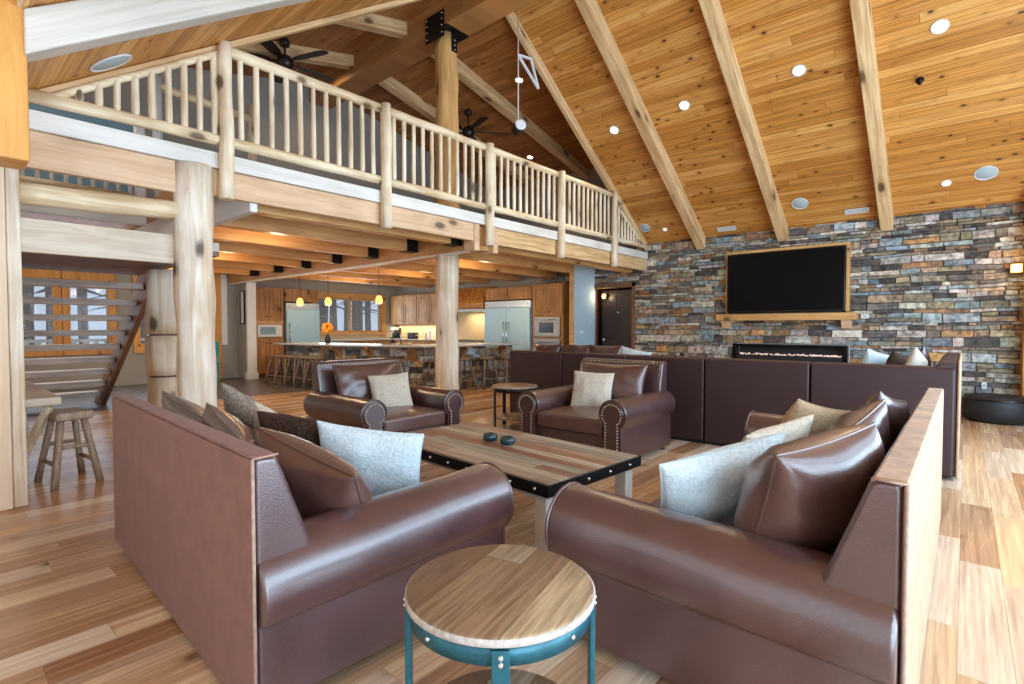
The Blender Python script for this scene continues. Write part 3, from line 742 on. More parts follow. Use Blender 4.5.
for x, y, lab in ((-1.37, 10.08, 'white slotted air vent on the ceiling right of the television'), (-3.45, 10.12, 'white slotted air vent on the ceiling left of the television')):
    t = thing('air_vent', lab, 'air vent', onfar(x, y, .002), 0, 'air vents where ceiling meets stone'); t.rotation_euler = QF
    R_ = Matrix.Identity(4)
    f = MB(); f.box(-.17, .17, -.055, -.04, 0, .012); f.box(-.17, .17, .04, .055, 0, .012); f.box(-.17, -.15, -.055, .055, 0, .012); f.box(.15, .17, -.055, .055, 0, .012); f.build('frame', M['plastic'], t, bevel=.003)
    MB().box(-.15, .15, -.04, .04, .0, .004).build('cavity', M['grille'], t)
    s = MB()
    for k in range(9): s.box(-.14 + k * .034, -.122 + k * .034, -.04, .04, .004, .009)
    s.build('slats', M['plastic'], t)
t = thing('sprinkler', 'tiny dark sprinkler head sticking out of the ceiling planks', 'sprinkler', onfar(-.49, 8.29, .0)); t.rotation_euler = QF
MB().lathe([(.04, 0), (.045, .008), (.015, .02), (.012, .05), (.03, .055), (.03, .06), (0, .06)], n=14).build('head', M['blackiron'], t)
MB().box(-.004, .004, -.02, .02, .05, .085).build('deflector', M['blackiron'], t)
downlight('recessed_light', 'small round recessed light on the dark loft ceiling above the middle of the railing', (-7.56, 9.26, zdorm(9.26) - .002), (pi - math.atan(.23), 0, 0), .08, M['lamp'], 30, 'recessed lights above the loft')
downlight('recessed_light', 'recessed light on the dark loft ceiling just beside the hanging spotlight', (-6.04, 7.09, zdorm(7.09) - .002), (pi - math.atan(.23), 0, 0), .08, M['lamp'], 30, 'recessed lights above the loft')
downlight('recessed_light', 'recessed light on the loft ceiling behind the nearer ceiling fan', (-8.6, 4.6, zdorm(4.6) - .002), (pi + math.atan(.23), 0, 0), .08, M['lampoff'], 35, 'recessed lights above the loft')

def fan(label, loc, rod, ang):
    t = thing('ceiling_fan', label, 'ceiling fan', loc, ang, 'dark ceiling fans over the loft')
    MB().tube((0, 0, .05), (0, 0, rod), .016, n=10).build('downrod', M['fan'], t)
    MB().lathe([(.07, rod - .1), (.075, rod - .04), (.05, rod)], n=16).build('canopy', M['fan'], t)
    MB().lathe([(.03, -.14), (.09, -.12), (.125, -.05), (.125, .03), (.07, .08), (.03, .1)], n=20).build('motor', M['fan'], t)
    for k in range(5):
        a = 2 * pi * k / 5; T = Matrix.Rotation(a, 4, 'Z') @ Matrix.Rotation(RD(12), 4, 'X')
        bl = MB(); pts = [(.2, -.05), (.3, -.08), (.68, -.095), (.78, -.07), (.81, 0), (.78, .07), (.68, .095), (.3, .08), (.2, .05)]
        vs = [(x, y, z) for z in (-.006, .006) for x, y in pts]; m = len(pts)
        bl.add(vs, [tuple(range(m))[::-1], tuple(range(m, 2 * m))] + [(i, (i + 1) % m, m + (i + 1) % m, m + i) for i in range(m)], 0, False, T)
        B = bl.build('blade', M['fan'], t)
        ar = MB(); ar.box(.1, .26, -.02, .02, -.012, .0, 0, T); ar.build('blade_arm', M['blackiron'], B)
    return t
fan('dark ceiling fan with wide blades over the near end of the loft', (-8.0, 3.81, 5.40), .34, .35)
fan('dark ceiling fan over the loft just right of the log column', (-7.55, 7.3, 5.2), .42, .9)
# hanging spotlight with its triangular bracket
t = thing('hanging_spotlight', 'small round spotlight hanging on a cable from a triangular bracket', 'lamp', (-5.0, 5.85, 4.22))
MB().tube((0, 0, .1), (0, 0, 1.78), .010, n=8).build('cable', M['palesteel'], t)
MB().lathe([(.05, -.09), (.075, -.085), (.085, 0), (.075, .085), (.05, .09)], n=18, T=Matrix.Rotation(RD(80), 4, 'Y') @ Matrix.Rotation(.5, 4, 'X')).build('housing', M['blackm'], t)
MB().lathe([(.052, .088), (.08, .085), (.085, .1), (.055, .1)], n=18, T=Matrix.Rotation(RD(80), 4, 'Y') @ Matrix.Rotation(.5, 4, 'X')).build('ring', M['white'], t)
bq = MB(); bq.bar((0, .0, 1.05), (-.02, .5, .74), .03, .03); bq.bar((0, 0, 1.05), (-.02, .32, 1.12), .03, .03); bq.bar((-.02, .5, .74), (-.02, .32, 1.12), .03, .03); bq.build('bracket', M['white'], t)

# ------------------------------------------------------------------ television, mantel, fireplace
t = thing('television', 'large black flat television in a honey wood frame above the mantel', 'television', (-2.46, YS - .05, 1.55))
f = MB(); f.box(-.975, 1.0, -.16, 0, 1.10, 1.15); f.box(-.975, -.955, -.16, 0, 0, 1.10); f.box(.955, 1.0, -.16, 0, 0, 1.10); f.build('surround', M['mantel'], t, bevel=.006)
MB().box(-.955, .955, -.10, -.02, .0, 1.10).build('back_panel', M['blackm'], t)
b = MB(); b.box(-.948, .948, -.185, -.10, .012, 1.085); body = b.build('housing', M['black'], t, bevel=.008)
MB().box(-.935, .935, -.190, -.184, .035, 1.07).build('screen', M['screen'], body)
t = thing('mantel_shelf', 'honey wood mantel shelf on two brackets under the television', 'shelf', (-2.48, YS, 1.41))
MB().box(-1.13, 1.13, -.26, .0, .0, .125).build('board', M['mantel'], t, bevel=.012)
for x in (-.98, .98): MB().prism([(-.2, 0), (-.0, 0), (-.0, -.14), (-.12, -.14)], 'X', x - .07, x + .07).build('bracket', M['fascia'], t, bevel=.006)
t = thing('fireplace', 'long black linear fireplace set into the stone wall', 'fireplace', (-2.41, YS, .55))
f = MB(); f.box(-.93, .93, -.075, .1, .38, .43); f.box(-.93, .93, -.075, .1, -.03, .04); f.box(-.93, -.87, -.075, .1, .04, .38); f.box(.87, .93, -.075, .1, .04, .38); f.build('frame', M['black'], t, bevel=.004)
MB().box(-.87, .87, .10, .14, .04, .38).build('firebox', M['blackm'], t)
c = MB(); rr = random.Random(5)
for k in range(64): c.sphere((-.82 + k * .026, rr.uniform(-.02, .06), .235 + rr.uniform(-.012, .015)), rr.uniform(.010, .02), 6, 3)
c.build('crystal_bed', M['fire'], t)
MB().box(-.86, .86, -.04, .1, .04, .225).build('ember_tray', M['blackm'], t)
for nm, lab, x, z, w, h in (('wall_outlet', 'small white outlet low on the stone wall above the round black pouf', .22, .44, .06, .1), ('wall_control', 'small white wall control on the stone right of the mantel', -1.25, 1.47, .11, .07)):
    t = thing(nm, lab, 'outlet', (x, YS - .05, z))
    MB().box(-w / 2, w / 2, -.02, .05, -h / 2, h / 2).build('plate', M['plastic'], t, bevel=.004)
    MB().box(-w * .25, w * .25, -.024, -.019, -h * .2, h * .2).build('face', M['grille'], t)
t = thing('wall_sconce', 'square amber wall sconce at the right end of the stone wall', 'wall lamp', (.52, YS - .05, 2.12))
MB().box(-.05, .05, -.02, .05, -.07, .07).build('back_plate', M['blackiron'], t, bevel=.005)
MB().box(-.06, .06, -.13, -.02, -.06, .06).build('shade', M['sconce'], t, bevel=.012)
lamp('sconce_light', 'POINT', (0, -.2, 0), 6, (1, .7, .35), .06, parent=t)
tag(MB().box(.60, .86, 9.95, YS - .03, 0, zroof(10.0) - .01).build('timber_post', M['orangewood'], bevel=.012), 'amber timber post at the right end of the stone wall', 'post')
t = thing('floor_pouf', 'low round black pouf on the floor before the stone wall', 'pouf', (.36, 9.72, 0))
MB().lathe([(.30, .0), (.36, .03), (.385, .15), (.385, .28), (.365, .34), (.30, .355), (0, .36)], n=32).build('body', M['blackm'], t)
MB().lathe([(.38, .30), (.392, .305), (.392, .32), (.38, .325)], n=32).build('welt', M['black'], t)

# ------------------------------------------------------------------ upholstery
def arm_profile(cx, cz, r, n=16, zb=.05):
    pts = [(cx - r * .62, zb)]
    a0, a1 = RD(232), RD(-52)
    for i in range(n + 1):
        a = a0 + (a1 - a0) * i / n; pts.append((cx + r * cos(a), cz + r * sin(a)))
    pts.append((cx + r * .62, zb)); return pts[::-1]
def arm(parent, cx, cz, r, y0, y1, mat, seed, nails=False, zb=.05, rise=.0):
    b = MB()
    def fn(p, q, t, i):
        if q < cz - r * .7: return p, q
        k = 1 + .03 * noise.noise((p * 6 + seed, t * 4.5, q * 6)) + .012 * noise.noise((p * 20, t * 14 + seed, q * 20))
        return cx + (p - cx) * k, cz + (q - cz) * k - rise * (1 - t / y1)
    b.prism(arm_profile(cx, cz, r, zb=zb), 'Y', y0, y1, 0, True, 18, fn)
    A = b.build('arm', mat, parent, bevel=.018, seg=3)
    # front scroll facing
    f = MB(); f.prism(arm_profile(cx, cz, r * .86, zb=zb + .02), 'Y', y1 - .01, y1 + .018, 0, True)
    F = f.build('arm_front', mat, A, bevel=.01, seg=3)
    w = MB(); pr = arm_profile(cx, cz, r * .98, 22, zb + .01)
    w.path([(p[0], y1 - .002, p[1]) for p in pr], .007, 6)
    w.build('welt', mat, A)
    if nails:
        nb = MB(); pr = arm_profile(cx, cz, r * .70, 18, zb + .05)
        full = []
        for p, q in zip(pr[:-1], pr[1:]):
            L = math.hypot(q[0] - p[0], q[1] - p[1]); m = max(1, int(L / .028))
            full += [(p[0] + (q[0] - p[0]) * i / m, p[1] + (q[1] - p[1]) * i / m) for i in range(m)]
        for p in full: nb.sphere((p[0], y1 + .019, p[1]), .0085, 6, 3)
        nb.build('nailhead_trim', M['brass'], A)
    return A
def cushion_block(b, x0, x1, y0, y1, z0, z1, puff=.03, n=8, seed=0):
    """rounded seat cushion"""
    def P(u, v, s):
        e = (1 - abs(2 * u - 1) ** 4) * (1 - abs(2 * v - 1) ** 4)
        x = x0 + (x1 - x0) * u; y = y0 + (y1 - y0) * v
        z = (z1 if s else z0) + (puff if s else -puff * .2) * e + .006 * noise.noise((x * 5 + seed, y * 5, s))
        return (x, y, z)
    vs = [P(i / n, j / n, s) for s in (0, 1) for j in range(n + 1) for i in range(n + 1)]; m = n + 1; K = m * m
    fs = []
    for j in range(n):
        for i in range(n):
            a = j * m + i; fs += [(a, a + m, a + m + 1, a + 1), (K + a, K + a + 1, K + a + m + 1, K + a + m)]
    for i in range(n):
        fs += [(i, i + 1, K + i + 1, K + i), (n * m + i + 1, n * m + i, K + n * m + i, K + n * m + i + 1)]
        fs += [(i * m + m, i * m, K + i * m, K + i * m + m), (i * m + n, i * m + m + n, K + i * m + m + n, K + i * m + n)]
    b.add(vs, fs, 0, True)
def sofa(label, L, D, loc, rz, backmat, armmat, seats=3, H=.885):
    t = thing('leather_sofa', label, 'sofa', loc, rz)
    MB().box(.07, L - .07, .014, D - .07, .06, .27).build('base', armmat, t, bevel=.02)
    # back: outer panel plus the wedge-shaped upholstered back
    prof = [(.012, .42), (.012, H - .008), (.03, H), (.078, H), (.092, H - .015), (.205, .56), (.25, .42)]
    b = MB(); b.prism(prof, 'X', .045, L - .045, 0, False, 10, lambda p, q, x, i: (p, q + (.007 * noise.noise((x * 2.3, 1, 2)) if q > .8 else 0)))
    bk = b.build('back', armmat, t, bevel=.02, seg=3)
    b = MB(); b.box(.035, L - .035, .0, .014, .02, H - .005); b.build('outer_panel', backmat, bk, bevel=.008)
    b = MB(); b.box(.047, L - .047, .003, .080, H - .003, H + .008); b.build('top_band', backmat, bk, bevel=.01)
    for x in (.037, L - .037):
        w = MB(); w.tube((x, .006, .03), (x, .006, H), .006, n=6); w.tube((x, .006, H), (x, .085, H + .004), .004, n=6)
        w.build('welt', M['welt'], bk)
    r = .163
    for cx in (r - .012, L - r + .012): arm(t, cx, .470, r, .018, D, armmat, cx * 3, rise=.042)
    w = (L - 4 * r + .08) / seats
    for k in range(seats):
        b = MB(); x = 2 * r - .04 + k * w; cushion_block(b, x + .006, x + w - .006, .27, D - .02, .28, .375, .025, 8, k)
        b.build('seat_cushion', M['leatherc'], t, bevel=.025, seg=3)
    for x in (.14, L - .14):
        for y in (.10, D - .14): MB().lathe([(.022, 0), (.03, .02), (.036, .062)], (x, y, 0), 12).build('foot', M['darkwood'], t)
    return t
sofa('burgundy leather sofa at left with a plain brown back panel facing the camera', 2.23, 1.15, (-3.86, .745, 0), RD(-2.0), M['suede'], M['leather'])
sofa('burgundy leather sofa at right with a worn back panel painted tan for window light', 2.82, 1.16, (-.10, 1.655, 0), RD(90), M['suedelit'], M['leather'])

def armchair(label, L, D, loc, rz):
    t = thing('leather_armchair', label, 'armchair', loc, rz, 'studded leather armchairs')
    MB().box(.06, L - .06, .05, D - .05, .06, .28).build('base', M['leatherd'], t, bevel=.02)
    H = .93; x0, x1 = .13, L - .13
    b = MB(); b.prism([(.0, .06), (-.01, H - .02), (.02, H), (.07, H), (.10, H - .02), (.20, .45), (.20, .1)], 'X', x0, x1, 0, False)
    bk = b.build('back', M['leatherd'], t, bevel=.018, seg=3)
    nb = MB()
    m = int((x1 - x0 - .06) / .035)
    for k in range(m + 1): nb.sphere((x0 + .03 + (x1 - x0 - .06) * k / m, .095, H - .028), .0095, 6, 3)
    for k in range(9):
        q = k / 8
        for x in (x0 + .03, x1 - .03): nb.sphere((x, .105 + .045 * q, H - .05 - .24 * q), .0095, 6, 3)
    nb.build('nailhead_trim', M['brass'], bk)
    r = .14
    for cx in (r, L - r): arm(t, cx, .49, r, .05, D, M['leatherd'], cx * 4 + L, True)
    b = MB(); cushion_block(b, 2 * r - .03, L - 2 * r + .03, .2, D + .0, .28, .43, .035, 8, 3); b.build('seat_cushion', M['leatherc'], t, bevel=.03, seg=3)
    o = pillow('back_cushion', L - 4 * r + .12, .46, .24, M['leatherc'], 11 + L, piping=False); o.parent = t; o.location = (L / 2, .31, .68); o.rotation_euler = (RD(16), 0, 0)
    for x in (.12, L - .12):
        for y in (.1, D - .1): MB().lathe([(.022, 0), (.03, .02), (.034, .062)], (x, y, 0), 12).build('foot', M['darkwood'], t)
    return t
def pillow(name, w, h, th, mat, seed=0, piping=True, pipemat=None, droop=0., n=22):
    """loose cushion: faces +-Y, centred on its own middle"""
    def P(u, v, s):
        x = w / 2 * u * (1 - .07 * (1 - v * v)); z = h / 2 * v * (1 - .07 * (1 - u * u))
        k = max(0., (1 - u * u) * (1 - v * v)) ** .42
        y = s * th / 2 * k * (1 + .22 * noise.noise((u * 1.6 + seed, v * 1.6, s * 3.)))
        wr = (.014 * noise.noise((u * 4 + seed * 2, v * 4, s)) + .02 * abs(u * v) * noise.noise((u * 9 + seed, v * 9, s + 3.))) * k
        return (x, y + wr - droop * v * v, z - droop * .5 * (1 - u * u) * (v > 0) * v)
    m = n + 1; idx = {}; vs = []; fs = []
    # denser towards the rim
    g = [sin(pi / 2 * (2 * i / n - 1)) for i in range(m)]
    for s in (1, -1):
        for j in range(m):
            for i in range(m):
                rim = i in (0, n) or j in (0, n)
                key = (i, j, 0 if rim else s)
                if key not in idx: idx[key] = len(vs); vs.append(P(g[i], g[j], s))
    for s in (1, -1):
        for j in range(n):
            for i in range(n):
                q = [idx[(a, c, 0 if (a in (0, n) or c in (0, n)) else s)] for a, c in ((i, j), (i + 1, j), (i + 1, j + 1), (i, j + 1))]
                fs.append(q[::-1] if s > 0 else q)
    b = MB(); b.add(vs, fs, 0, True)
    o = b.build(name, mat, None)
    if piping:
        p = MB(); ring = [(i, 0) for i in range(n)] + [(n, j) for j in range(n)] + [(i, n) for i in range(n, 0, -1)] + [(0, j) for j in range(n, 0, -1)]
        pts = [vs[idx[(i, j, 0)]] for i, j in ring]
        p.path(pts, .0055, 6, True)
        p.build('piping', pipemat or mat, o)
    return o
armchair('studded dark leather armchair at left, facing the television side, grey cushion on it', 1.27, 1.12, (-5.18, 3.85, 0), RD(-90))
armchair('studded dark leather armchair with its back to the long sectional', 1.28, 1.12, (-2.27, 5.26, 0), RD(180))

# loose cushions
def place(o, label, loc, rot, cat='cushion', group=None):
    o.location = loc; o.rotation_euler = tuple(RD(a) for a in rot); return tag(o, label, cat, group)
LG = 'leather cushions on the sofas'
place(pillow('leather_cushion', .72, .46, .28, M['leatherc'], 1, True), 'big brown leather cushion at the near end of the left sofa', (-2.12, 1.13, .585), (26, 9, 6), group=LG)
place(pillow('leather_cushion', .66, .46, .24, M['leatherd'], 2, True), 'dark leather cushion in the middle of the left sofa', (-2.83, 1.08, .61), (20, 10, -5), group=LG)
place(pillow('leather_cushion', .70, .46, .24, M['leatherd'], 3, True), 'dark leather cushion at the far end of the left sofa', (-3.44, 1.08, .63), (20, 9, 3), group=LG)
place(pillow('throw_pillow', .54, .46, .19, M['knit'], 4, True), 'pale blue knit pillow on the left sofa beside its near arm', (-2.26, 1.49, .58), (16, 6, 36))
place(pillow('throw_pillow', .52, .34, .17, M['fur'], 5, False), 'dark brown furry pillow behind the pale blue one on the left sofa', (-2.74, 1.36, .665), (26, 3, 14))
place(pillow('throw_pillow', .58, .50, .18, M['grey_p'], 6, False), 'mottled grey pillow at the far end of the left sofa, one corner up', (-3.50, 1.46, .63), (38, 30, 30))
place(pillow('throw_pillow', .44, .42, .16, M['cream'], 7, False), 'cream pillow tucked in front of the mottled grey one on the left sofa', (-3.06, 1.42, .60), (26, 24, 26))
place(pillow('leather_cushion', .62, .52, .36, M['leatherc'], 8, True, M['leatherc']), 'big glossy leather cushion at the near end of the right sofa', (-.42, 2.12, .665), (18, -4, 72), group=LG)
place(pillow('throw_pillow', .56, .46, .20, M['knit'], 9, True), 'pale blue knit pillow on the right sofa beside the glossy leather cushion', (-.77, 2.20, .605), (24, -11, 52))
place(pillow('leather_cushion', .66, .50, .26, M['leatherd'], 10, True), 'dark leather cushion in the middle of the right sofa', (-.42, 2.95, .66), (20, -6, 84), group=LG)
place(pillow('leather_cushion', .66, .50, .24, M['leatherd'], 12, True), 'dark leather cushion at the far end of the right sofa', (-.38, 3.62, .665), (18, 10, 84), group=LG)
place(pillow('throw_pillow', .48, .46, .18, M['tan_p'], 13, True), 'tan pillow leaning at the far end of the right sofa', (-.70, 3.42, .64), (24, 12, 66))
place(pillow('throw_pillow', .48, .44, .17, M['cream'], 14, False), 'cream pillow between the tan and the pale blue ones on the right sofa', (-.74, 2.80, .63), (26, -8, 66))
place(pillow('throw_pillow', .44, .42, .16, M['cream'], 15, False), 'small nubby grey-white pillow on the left armchair', (-4.58, 3.28, .60), (22, 3, -110))
place(pillow('throw_pillow', .44, .42, .16, M['cream'], 16, False), 'small nubby cream pillow on the armchair by the sectional', (-2.98, 4.70, .62), (22, -2, 202))

# long sectional seen from behind
t = thing('sectional_sofa', 'long dark brown sectional seen from behind, facing the stone wall', 'sofa', (0, 5.68, 0))
XS = [-5.03, -4.08, -3.12, -2.16, -1.13, -.05]
for i, (a, c) in enumerate(zip(XS[:-1], XS[1:])):
    MB().prism([(.0, .03), (.0, .94), (.03, .955), (.16, .955), (.2, .92), (.30, .5), (.30, .03)], 'X', a + .006, c - .006).build('back_panel', M['rowback'], t, bevel=.018, seg=3)
    MB().box(a + .01, c - .01, .3, 1.05, .05, .28).build('base', M['rowback'], t, bevel=.02)
    b = MB(); cushion_block(b, a + .012, c - .012, .28, 1.08, .28, .45, .03, 6, i); b.build('seat_cushion', M['leatherd'], t, bevel=.02)
MB().box(-5.0, -.12, .03, .28, .0, .03).build('plinth', M['blackm'], t)
# return along the window side
b = MB(); b.prism([(-.04, .03), (-.04, .98), (-.06, .995), (-.16, .995), (-.19, .96), (-.27, .5), (-.27, .03)][::-1], 'Y', .02, 2.3); rb = b.build('return_back', M['rowback'], t, bevel=.018, seg=3)
MB().box(-.042, -.025, .01, 2.3, .02, 1.0).build('outer_panel', M['suedelit'], rb, bevel=.006)  # same paler suede, window light in its colour
MB().box(-1.0, -.2, 1.08, 2.3, .05, .28).build('base', M['rowback'], t, bevel=.02)
b = MB(); cushion_block(b, -1.02, -.2, 1.1, 2.28, .28, .45, .03, 6, 8); b.build('seat_cushion', M['leatherd'], t, bevel=.02)
SG = 'cushions showing over the sectional back'
for i, (x, z, mat, lab) in enumerate(((-4.72, .79, 'leatherd', 'leather cushion at the far left end of the long sectional'), (-4.2, .80, 'leatherd', 'leather cushion second from the left end of the long sectional'), (-3.72, .80, 'leatherd', 'leather cushion behind the studded armchair, on the long sectional'))):
    place(pillow('sectional_cushion', .52, .52, .2, M[mat], 20 + i, False), lab, (x, 6.14, z), (-16, 0, 0), group=SG)
place(pillow('sectional_cushion', .46, .44, .15, M['knit'], 25, False), 'pale blue pillow showing over the sectional above the studded armchair', (-3.33, 6.2, .80), (-20, 10, 0), group=SG)
place(pillow('sectional_cushion', .44, .44, .15, M['knit'], 26, False), 'whitish pillow showing over the right part of the sectional', (-.74, 6.9, .81), (10, 12, 60), group=SG)
place(pillow('sectional_cushion', .5, .46, .17, M['fur'], 27, False), 'dark furry pillow showing over the right part of the sectional', (-.55, 6.75, .80), (10, 8, 80), group=SG)
place(pillow('sectional_cushion', .44, .48, .15, M['cream'], 28, False), 'cream pillow at the right corner of the sectional', (-.38, 6.5, .81), (10, 20, 80), group=SG)
place(pillow('sectional_cushion', .5, .5, .18, M['leatherd'], 29, False), 'dark leather cushion in the right corner of the sectional', (-.38, 7.15, .80), (12, 14, 90), group=SG)

# ------------------------------------------------------------------ tables
t = thing('coffee_table', 'long low coffee table of reclaimed planks with a black iron rim', 'table', (-2.46, 2.68, 0), RD(-4))
MB().box(-.84, .84, -.445, .445, .405, .462).build('tabletop', M['tabletop'], t, bevel=.004)
f = MB(); f.box(-.855, .855, -.46, -.445, .392, .458); f.box(-.855, .855, .445, .46, .392, .458); f.box(-.855, -.84, -.445, .445, .392, .458); f.box(.84, .855, -.445, .445, .392, .458)
rim = f.build('iron_rim', M['blackiron'], t, bevel=.003)
bb = MB()
for k in range(9): bb.sphere((-.76 + k * .19, -.461, .425), .011, 8, 4); bb.sphere((-.76 + k * .19, .461, .425), .011, 8, 4)
for k in range(4): bb.sphere((.856, -.32 + k * .213, .425), .011, 8, 4); bb.sphere((-.856, -.32 + k * .213, .425), .011, 8, 4)
bb.build('rivets', M['bolt'], rim)
f = MB(); f.box(-.78, .78, -.40, -.375, .35, .405); f.box(-.78, .78, .375, .40, .35, .405); f.box(-.78, -.755, -.375, .375, .35, .405); f.box(.755, .78, -.375, .375, .35, .405); f.build('apron', M['palesteel'], t, bevel=.004)
for x in (-.77, .77):
    for y in (-.385, .385): MB().box(x - .042, x + .042, y - .042, y + .042, 0, .392).build('leg', M['palesteel'], t, bevel=.006)
for x, y, lab in ((-2.61, 2.74, 'small dark teal glass candle holder on the coffee table, the left of two'), (-2.44, 2.74, 'small dark teal glass candle holder on the coffee table, the right of two')):
    o = thing('candle_holder', lab, 'candle holder', (x, y, .463), 0, 'candle holders on the coffee table')
    MB().lathe([(.03, 0), (.05, .006), (.056, .03), (.048, .052), (.036, .054), (.038, .03), (.0, .028)], n=18).build('bowl', M['tealglass'], o)
    MB().lathe([(.0, .028), (.03, .029), (.03, .042), (.0, .043)], n=14).build('candle', M['blackm'], o)
def round_table(label, loc, r, H, rz, metal, leg0=pi / 4):
    t = thing('round_side_table', label, 'side table', loc, rz, 'round side tables')
    tp = MB().lathe([(r - .006, H - .028), (r, H - .022), (r, H - .006), (r - .006, H), (0, H)], n=56).build('tabletop', M['roundtop'], t)
    MB().lathe([(r - .004, H - .027), (r + .003, H - .022), (r + .003, H - .007), (r - .003, H - .004)], n=56).build('edge_band', M['topedge'], tp)
    ap = MB().lathe([(r - .022, H - .075), (r - .010, H - .075), (r - .010, H - .028), (r - .022, H - .028)], n=56).build('apron', metal, t)
    bo = MB()
    for k in range(4):
        a = pi / 2 * k + leg0
        T = Matrix.Rotation(a, 4, 'Z')
        lg = MB(); lg.box(r - .012, r + .004, -.022, .022, .0, H - .03, 0, T); lg.build('leg', metal, t, bevel=.003)
        for z in (H - .045, H - .062): bo.sphere(tuple(T @ Vector((r + .005, 0, z))), .0075, 8, 4)
        a2 = a + pi / 4; bo.sphere((cos(a2) * (r - .008), sin(a2) * (r - .008), H - .05), .0075, 8, 4)
    bo.build('bolts', M['bolt'], ap)
    MB().lathe([(r - .02, .13), (r - .012, .135), (r - .012, .15), (r - .02, .155), (0, .155)], n=48).build('lower_shelf', M['roundtop'], t)
    return t
round_table('round wooden side table on turquoise metal legs between the two sofas', (-.985, 1.075, 0), .265, .57, RD(103.5), M['teal'], RD(29))
round_table('small round side table on dark legs between the two armchairs', (-4.35, 5.02, 0), .29, .55, RD(25), M['blackiron'])

# rustic table and stool at far left
t = thing('rustic_table', 'thick-slab rustic wooden table end at far left behind the post', 'table', (-6.42, .58, 0))
MB().box(-1.0, .88, -.24, .17, .66, .73).build('tabletop', M['landing'], t, bevel=.015)
for x in (-.8, .62): MB().box(x - .05, x + .05, -.12, -.02, 0, .66).build('leg', M['palelog'], t, bevel=.01)
MB().bar((.62, -.06, .2), (.80, .1, .65), .05, .05).build('brace', M['palelog'], t, bevel=.006)
def wood_stool(label, loc, rz, H, seat='box', w=.34, group=None, mats=('darkstool', 'legstool')):
    t = thing('wooden_stool', label, 'stool', loc, rz, group)
    if seat == 'box': MB().box(-w / 2, w / 2, -w / 2 * .75, w / 2 * .75, H - .07, H).build('seat', M['stool'], t, bevel=.018)
    else: MB().lathe([(w / 2 - .02, H - .06), (w / 2, H - .045), (w / 2, H - .012), (w / 2 - .015, H), (0, H)], n=18).build('seat', M['stool'], t)
    k = w / 2 * .72; s = w / 2 * 1.18; q = .75 if seat == 'box' else 1.
    for sx in (-1, 1):
        for sy in (-1, 1): MB().tube((sx * s, sy * s * q, 0), (sx * k * .8, sy * k * .8 * q, H - .05), .028, .024, 9, 3, .003, sx + sy * 2).build('leg', M['stool'], t)
    at = lambda z: s + (k * .8 - s) * z / (H - .05)
    for z, dirs in ((H * .30, 'x'), (H * .52, 'y')):
        a = at(z)
        for sg in (-1, 1):
            p, r_ = ((-a, sg * a * q, z), (a, sg * a * q, z)) if dirs == 'x' else ((sg * a, -a * q, z), (sg * a, a * q, z))
            MB().tube(p, r_, .017, n=8).build('rung', M['stool'], t)
    return t
M['barstool'] = wood('dark_log_stool', (.10, .06, .035), (.26, .18, .11), 'Z', 2., .2)
M['stool'] = wood('grey_brown_stool', (.20, .13, .08), (.40, .29, .2), 'Z', 2., .2)
wood_stool('square-topped rustic wooden stool beside the rustic table at far left', (-5.66, .80, 0), RD(8), .60)

# ------------------------------------------------------------------ bar
PB = [(-12.1, 5.42), (-9.75, 5.62), (-8.0, 6.5), (-7.55, 8.9)]
def offs(pts, d):
    out = []
    for i, p in enumerate(pts):
        ds = []
        if i: ds.append(Vector((p[0] - pts[i - 1][0], p[1] - pts[i - 1][1])).normalized())
        if i < len(pts) - 1: ds.append(Vector((pts[i + 1][0] - p[0], pts[i + 1][1] - p[1])).normalized())
        nn = [Vector((-x.y, x.x)) for x in ds]; n = sum(nn, Vector((0, 0))).normalized(); k = 1 / max(.5, n.dot(nn[0]))
        out.append((p[0] + n.x * d * k, p[1] + n.y * d * k))
    return out
t = thing('kitchen_bar', 'long angled kitchen bar with pale granite top and stone front', 'bar counter', (0, 0, 0))
inn = offs(PB, .85)
MB().prism(PB + inn[::-1], 'Z', .885, .925).build('countertop', M['counter'], t, bevel=.008)
o1 = offs(PB, .30); o2 = offs(PB, .40)
b = MB(); cols = []; rnd = random.Random(11)
for (p, q) in zip(o1[:-1], o1[1:]):
    p = Vector(p); q = Vector(q); d = (q - p); L = d.length; d.normalize(); nrm = Vector((d.y, -d.x))
    z = .02
    while z < .88:
        h = rnd.choice([.08, .1, .13]); z1 = min(z + h, .885); x = 0
        while x < L:
            x1 = min(x + rnd.uniform(.15, .42), L); dd = rnd.uniform(.005, .03)
            A = p + d * (x + .004); B = p + d * (x1 - .004); O = nrm * dd
            vs = [(A.x, A.y, z + .004), (B.x, B.y, z + .004), (B.x, B.y, z1 - .004), (A.x, A.y, z1 - .004)]
            vs += [(v[0] + O.x, v[1] + O.y, v[2]) for v in vs]
            b.add(vs, [(4, 5, 6, 7), (0, 1, 5, 4), (1, 2, 6, 5), (2, 3, 7, 6), (3, 0, 4, 7)])
            c = rnd.choices([q_[0] for q_ in PAL], [q_[1] for q_ in PAL])[0]; m = rnd.uniform(.8, 1.3); cols.append(tuple(min(1, v * m) for v in c)); x = x1
        z = z1
sf = b.build('stone_front', M['stone'], t)
ca = sf.data.color_attributes.new('Stone', 'FLOAT_COLOR', 'CORNER'); vals = []
for i, p in enumerate(sf.data.polygons): vals += [*cols[i // 5], 1.] * p.loop_total
ca.data.foreach_set('color', vals)
MB().prism(offs(PB, .301) + offs(PB, .83)[::-1], 'Z', 0, .884).build('carcass', M['cabinet'], t)
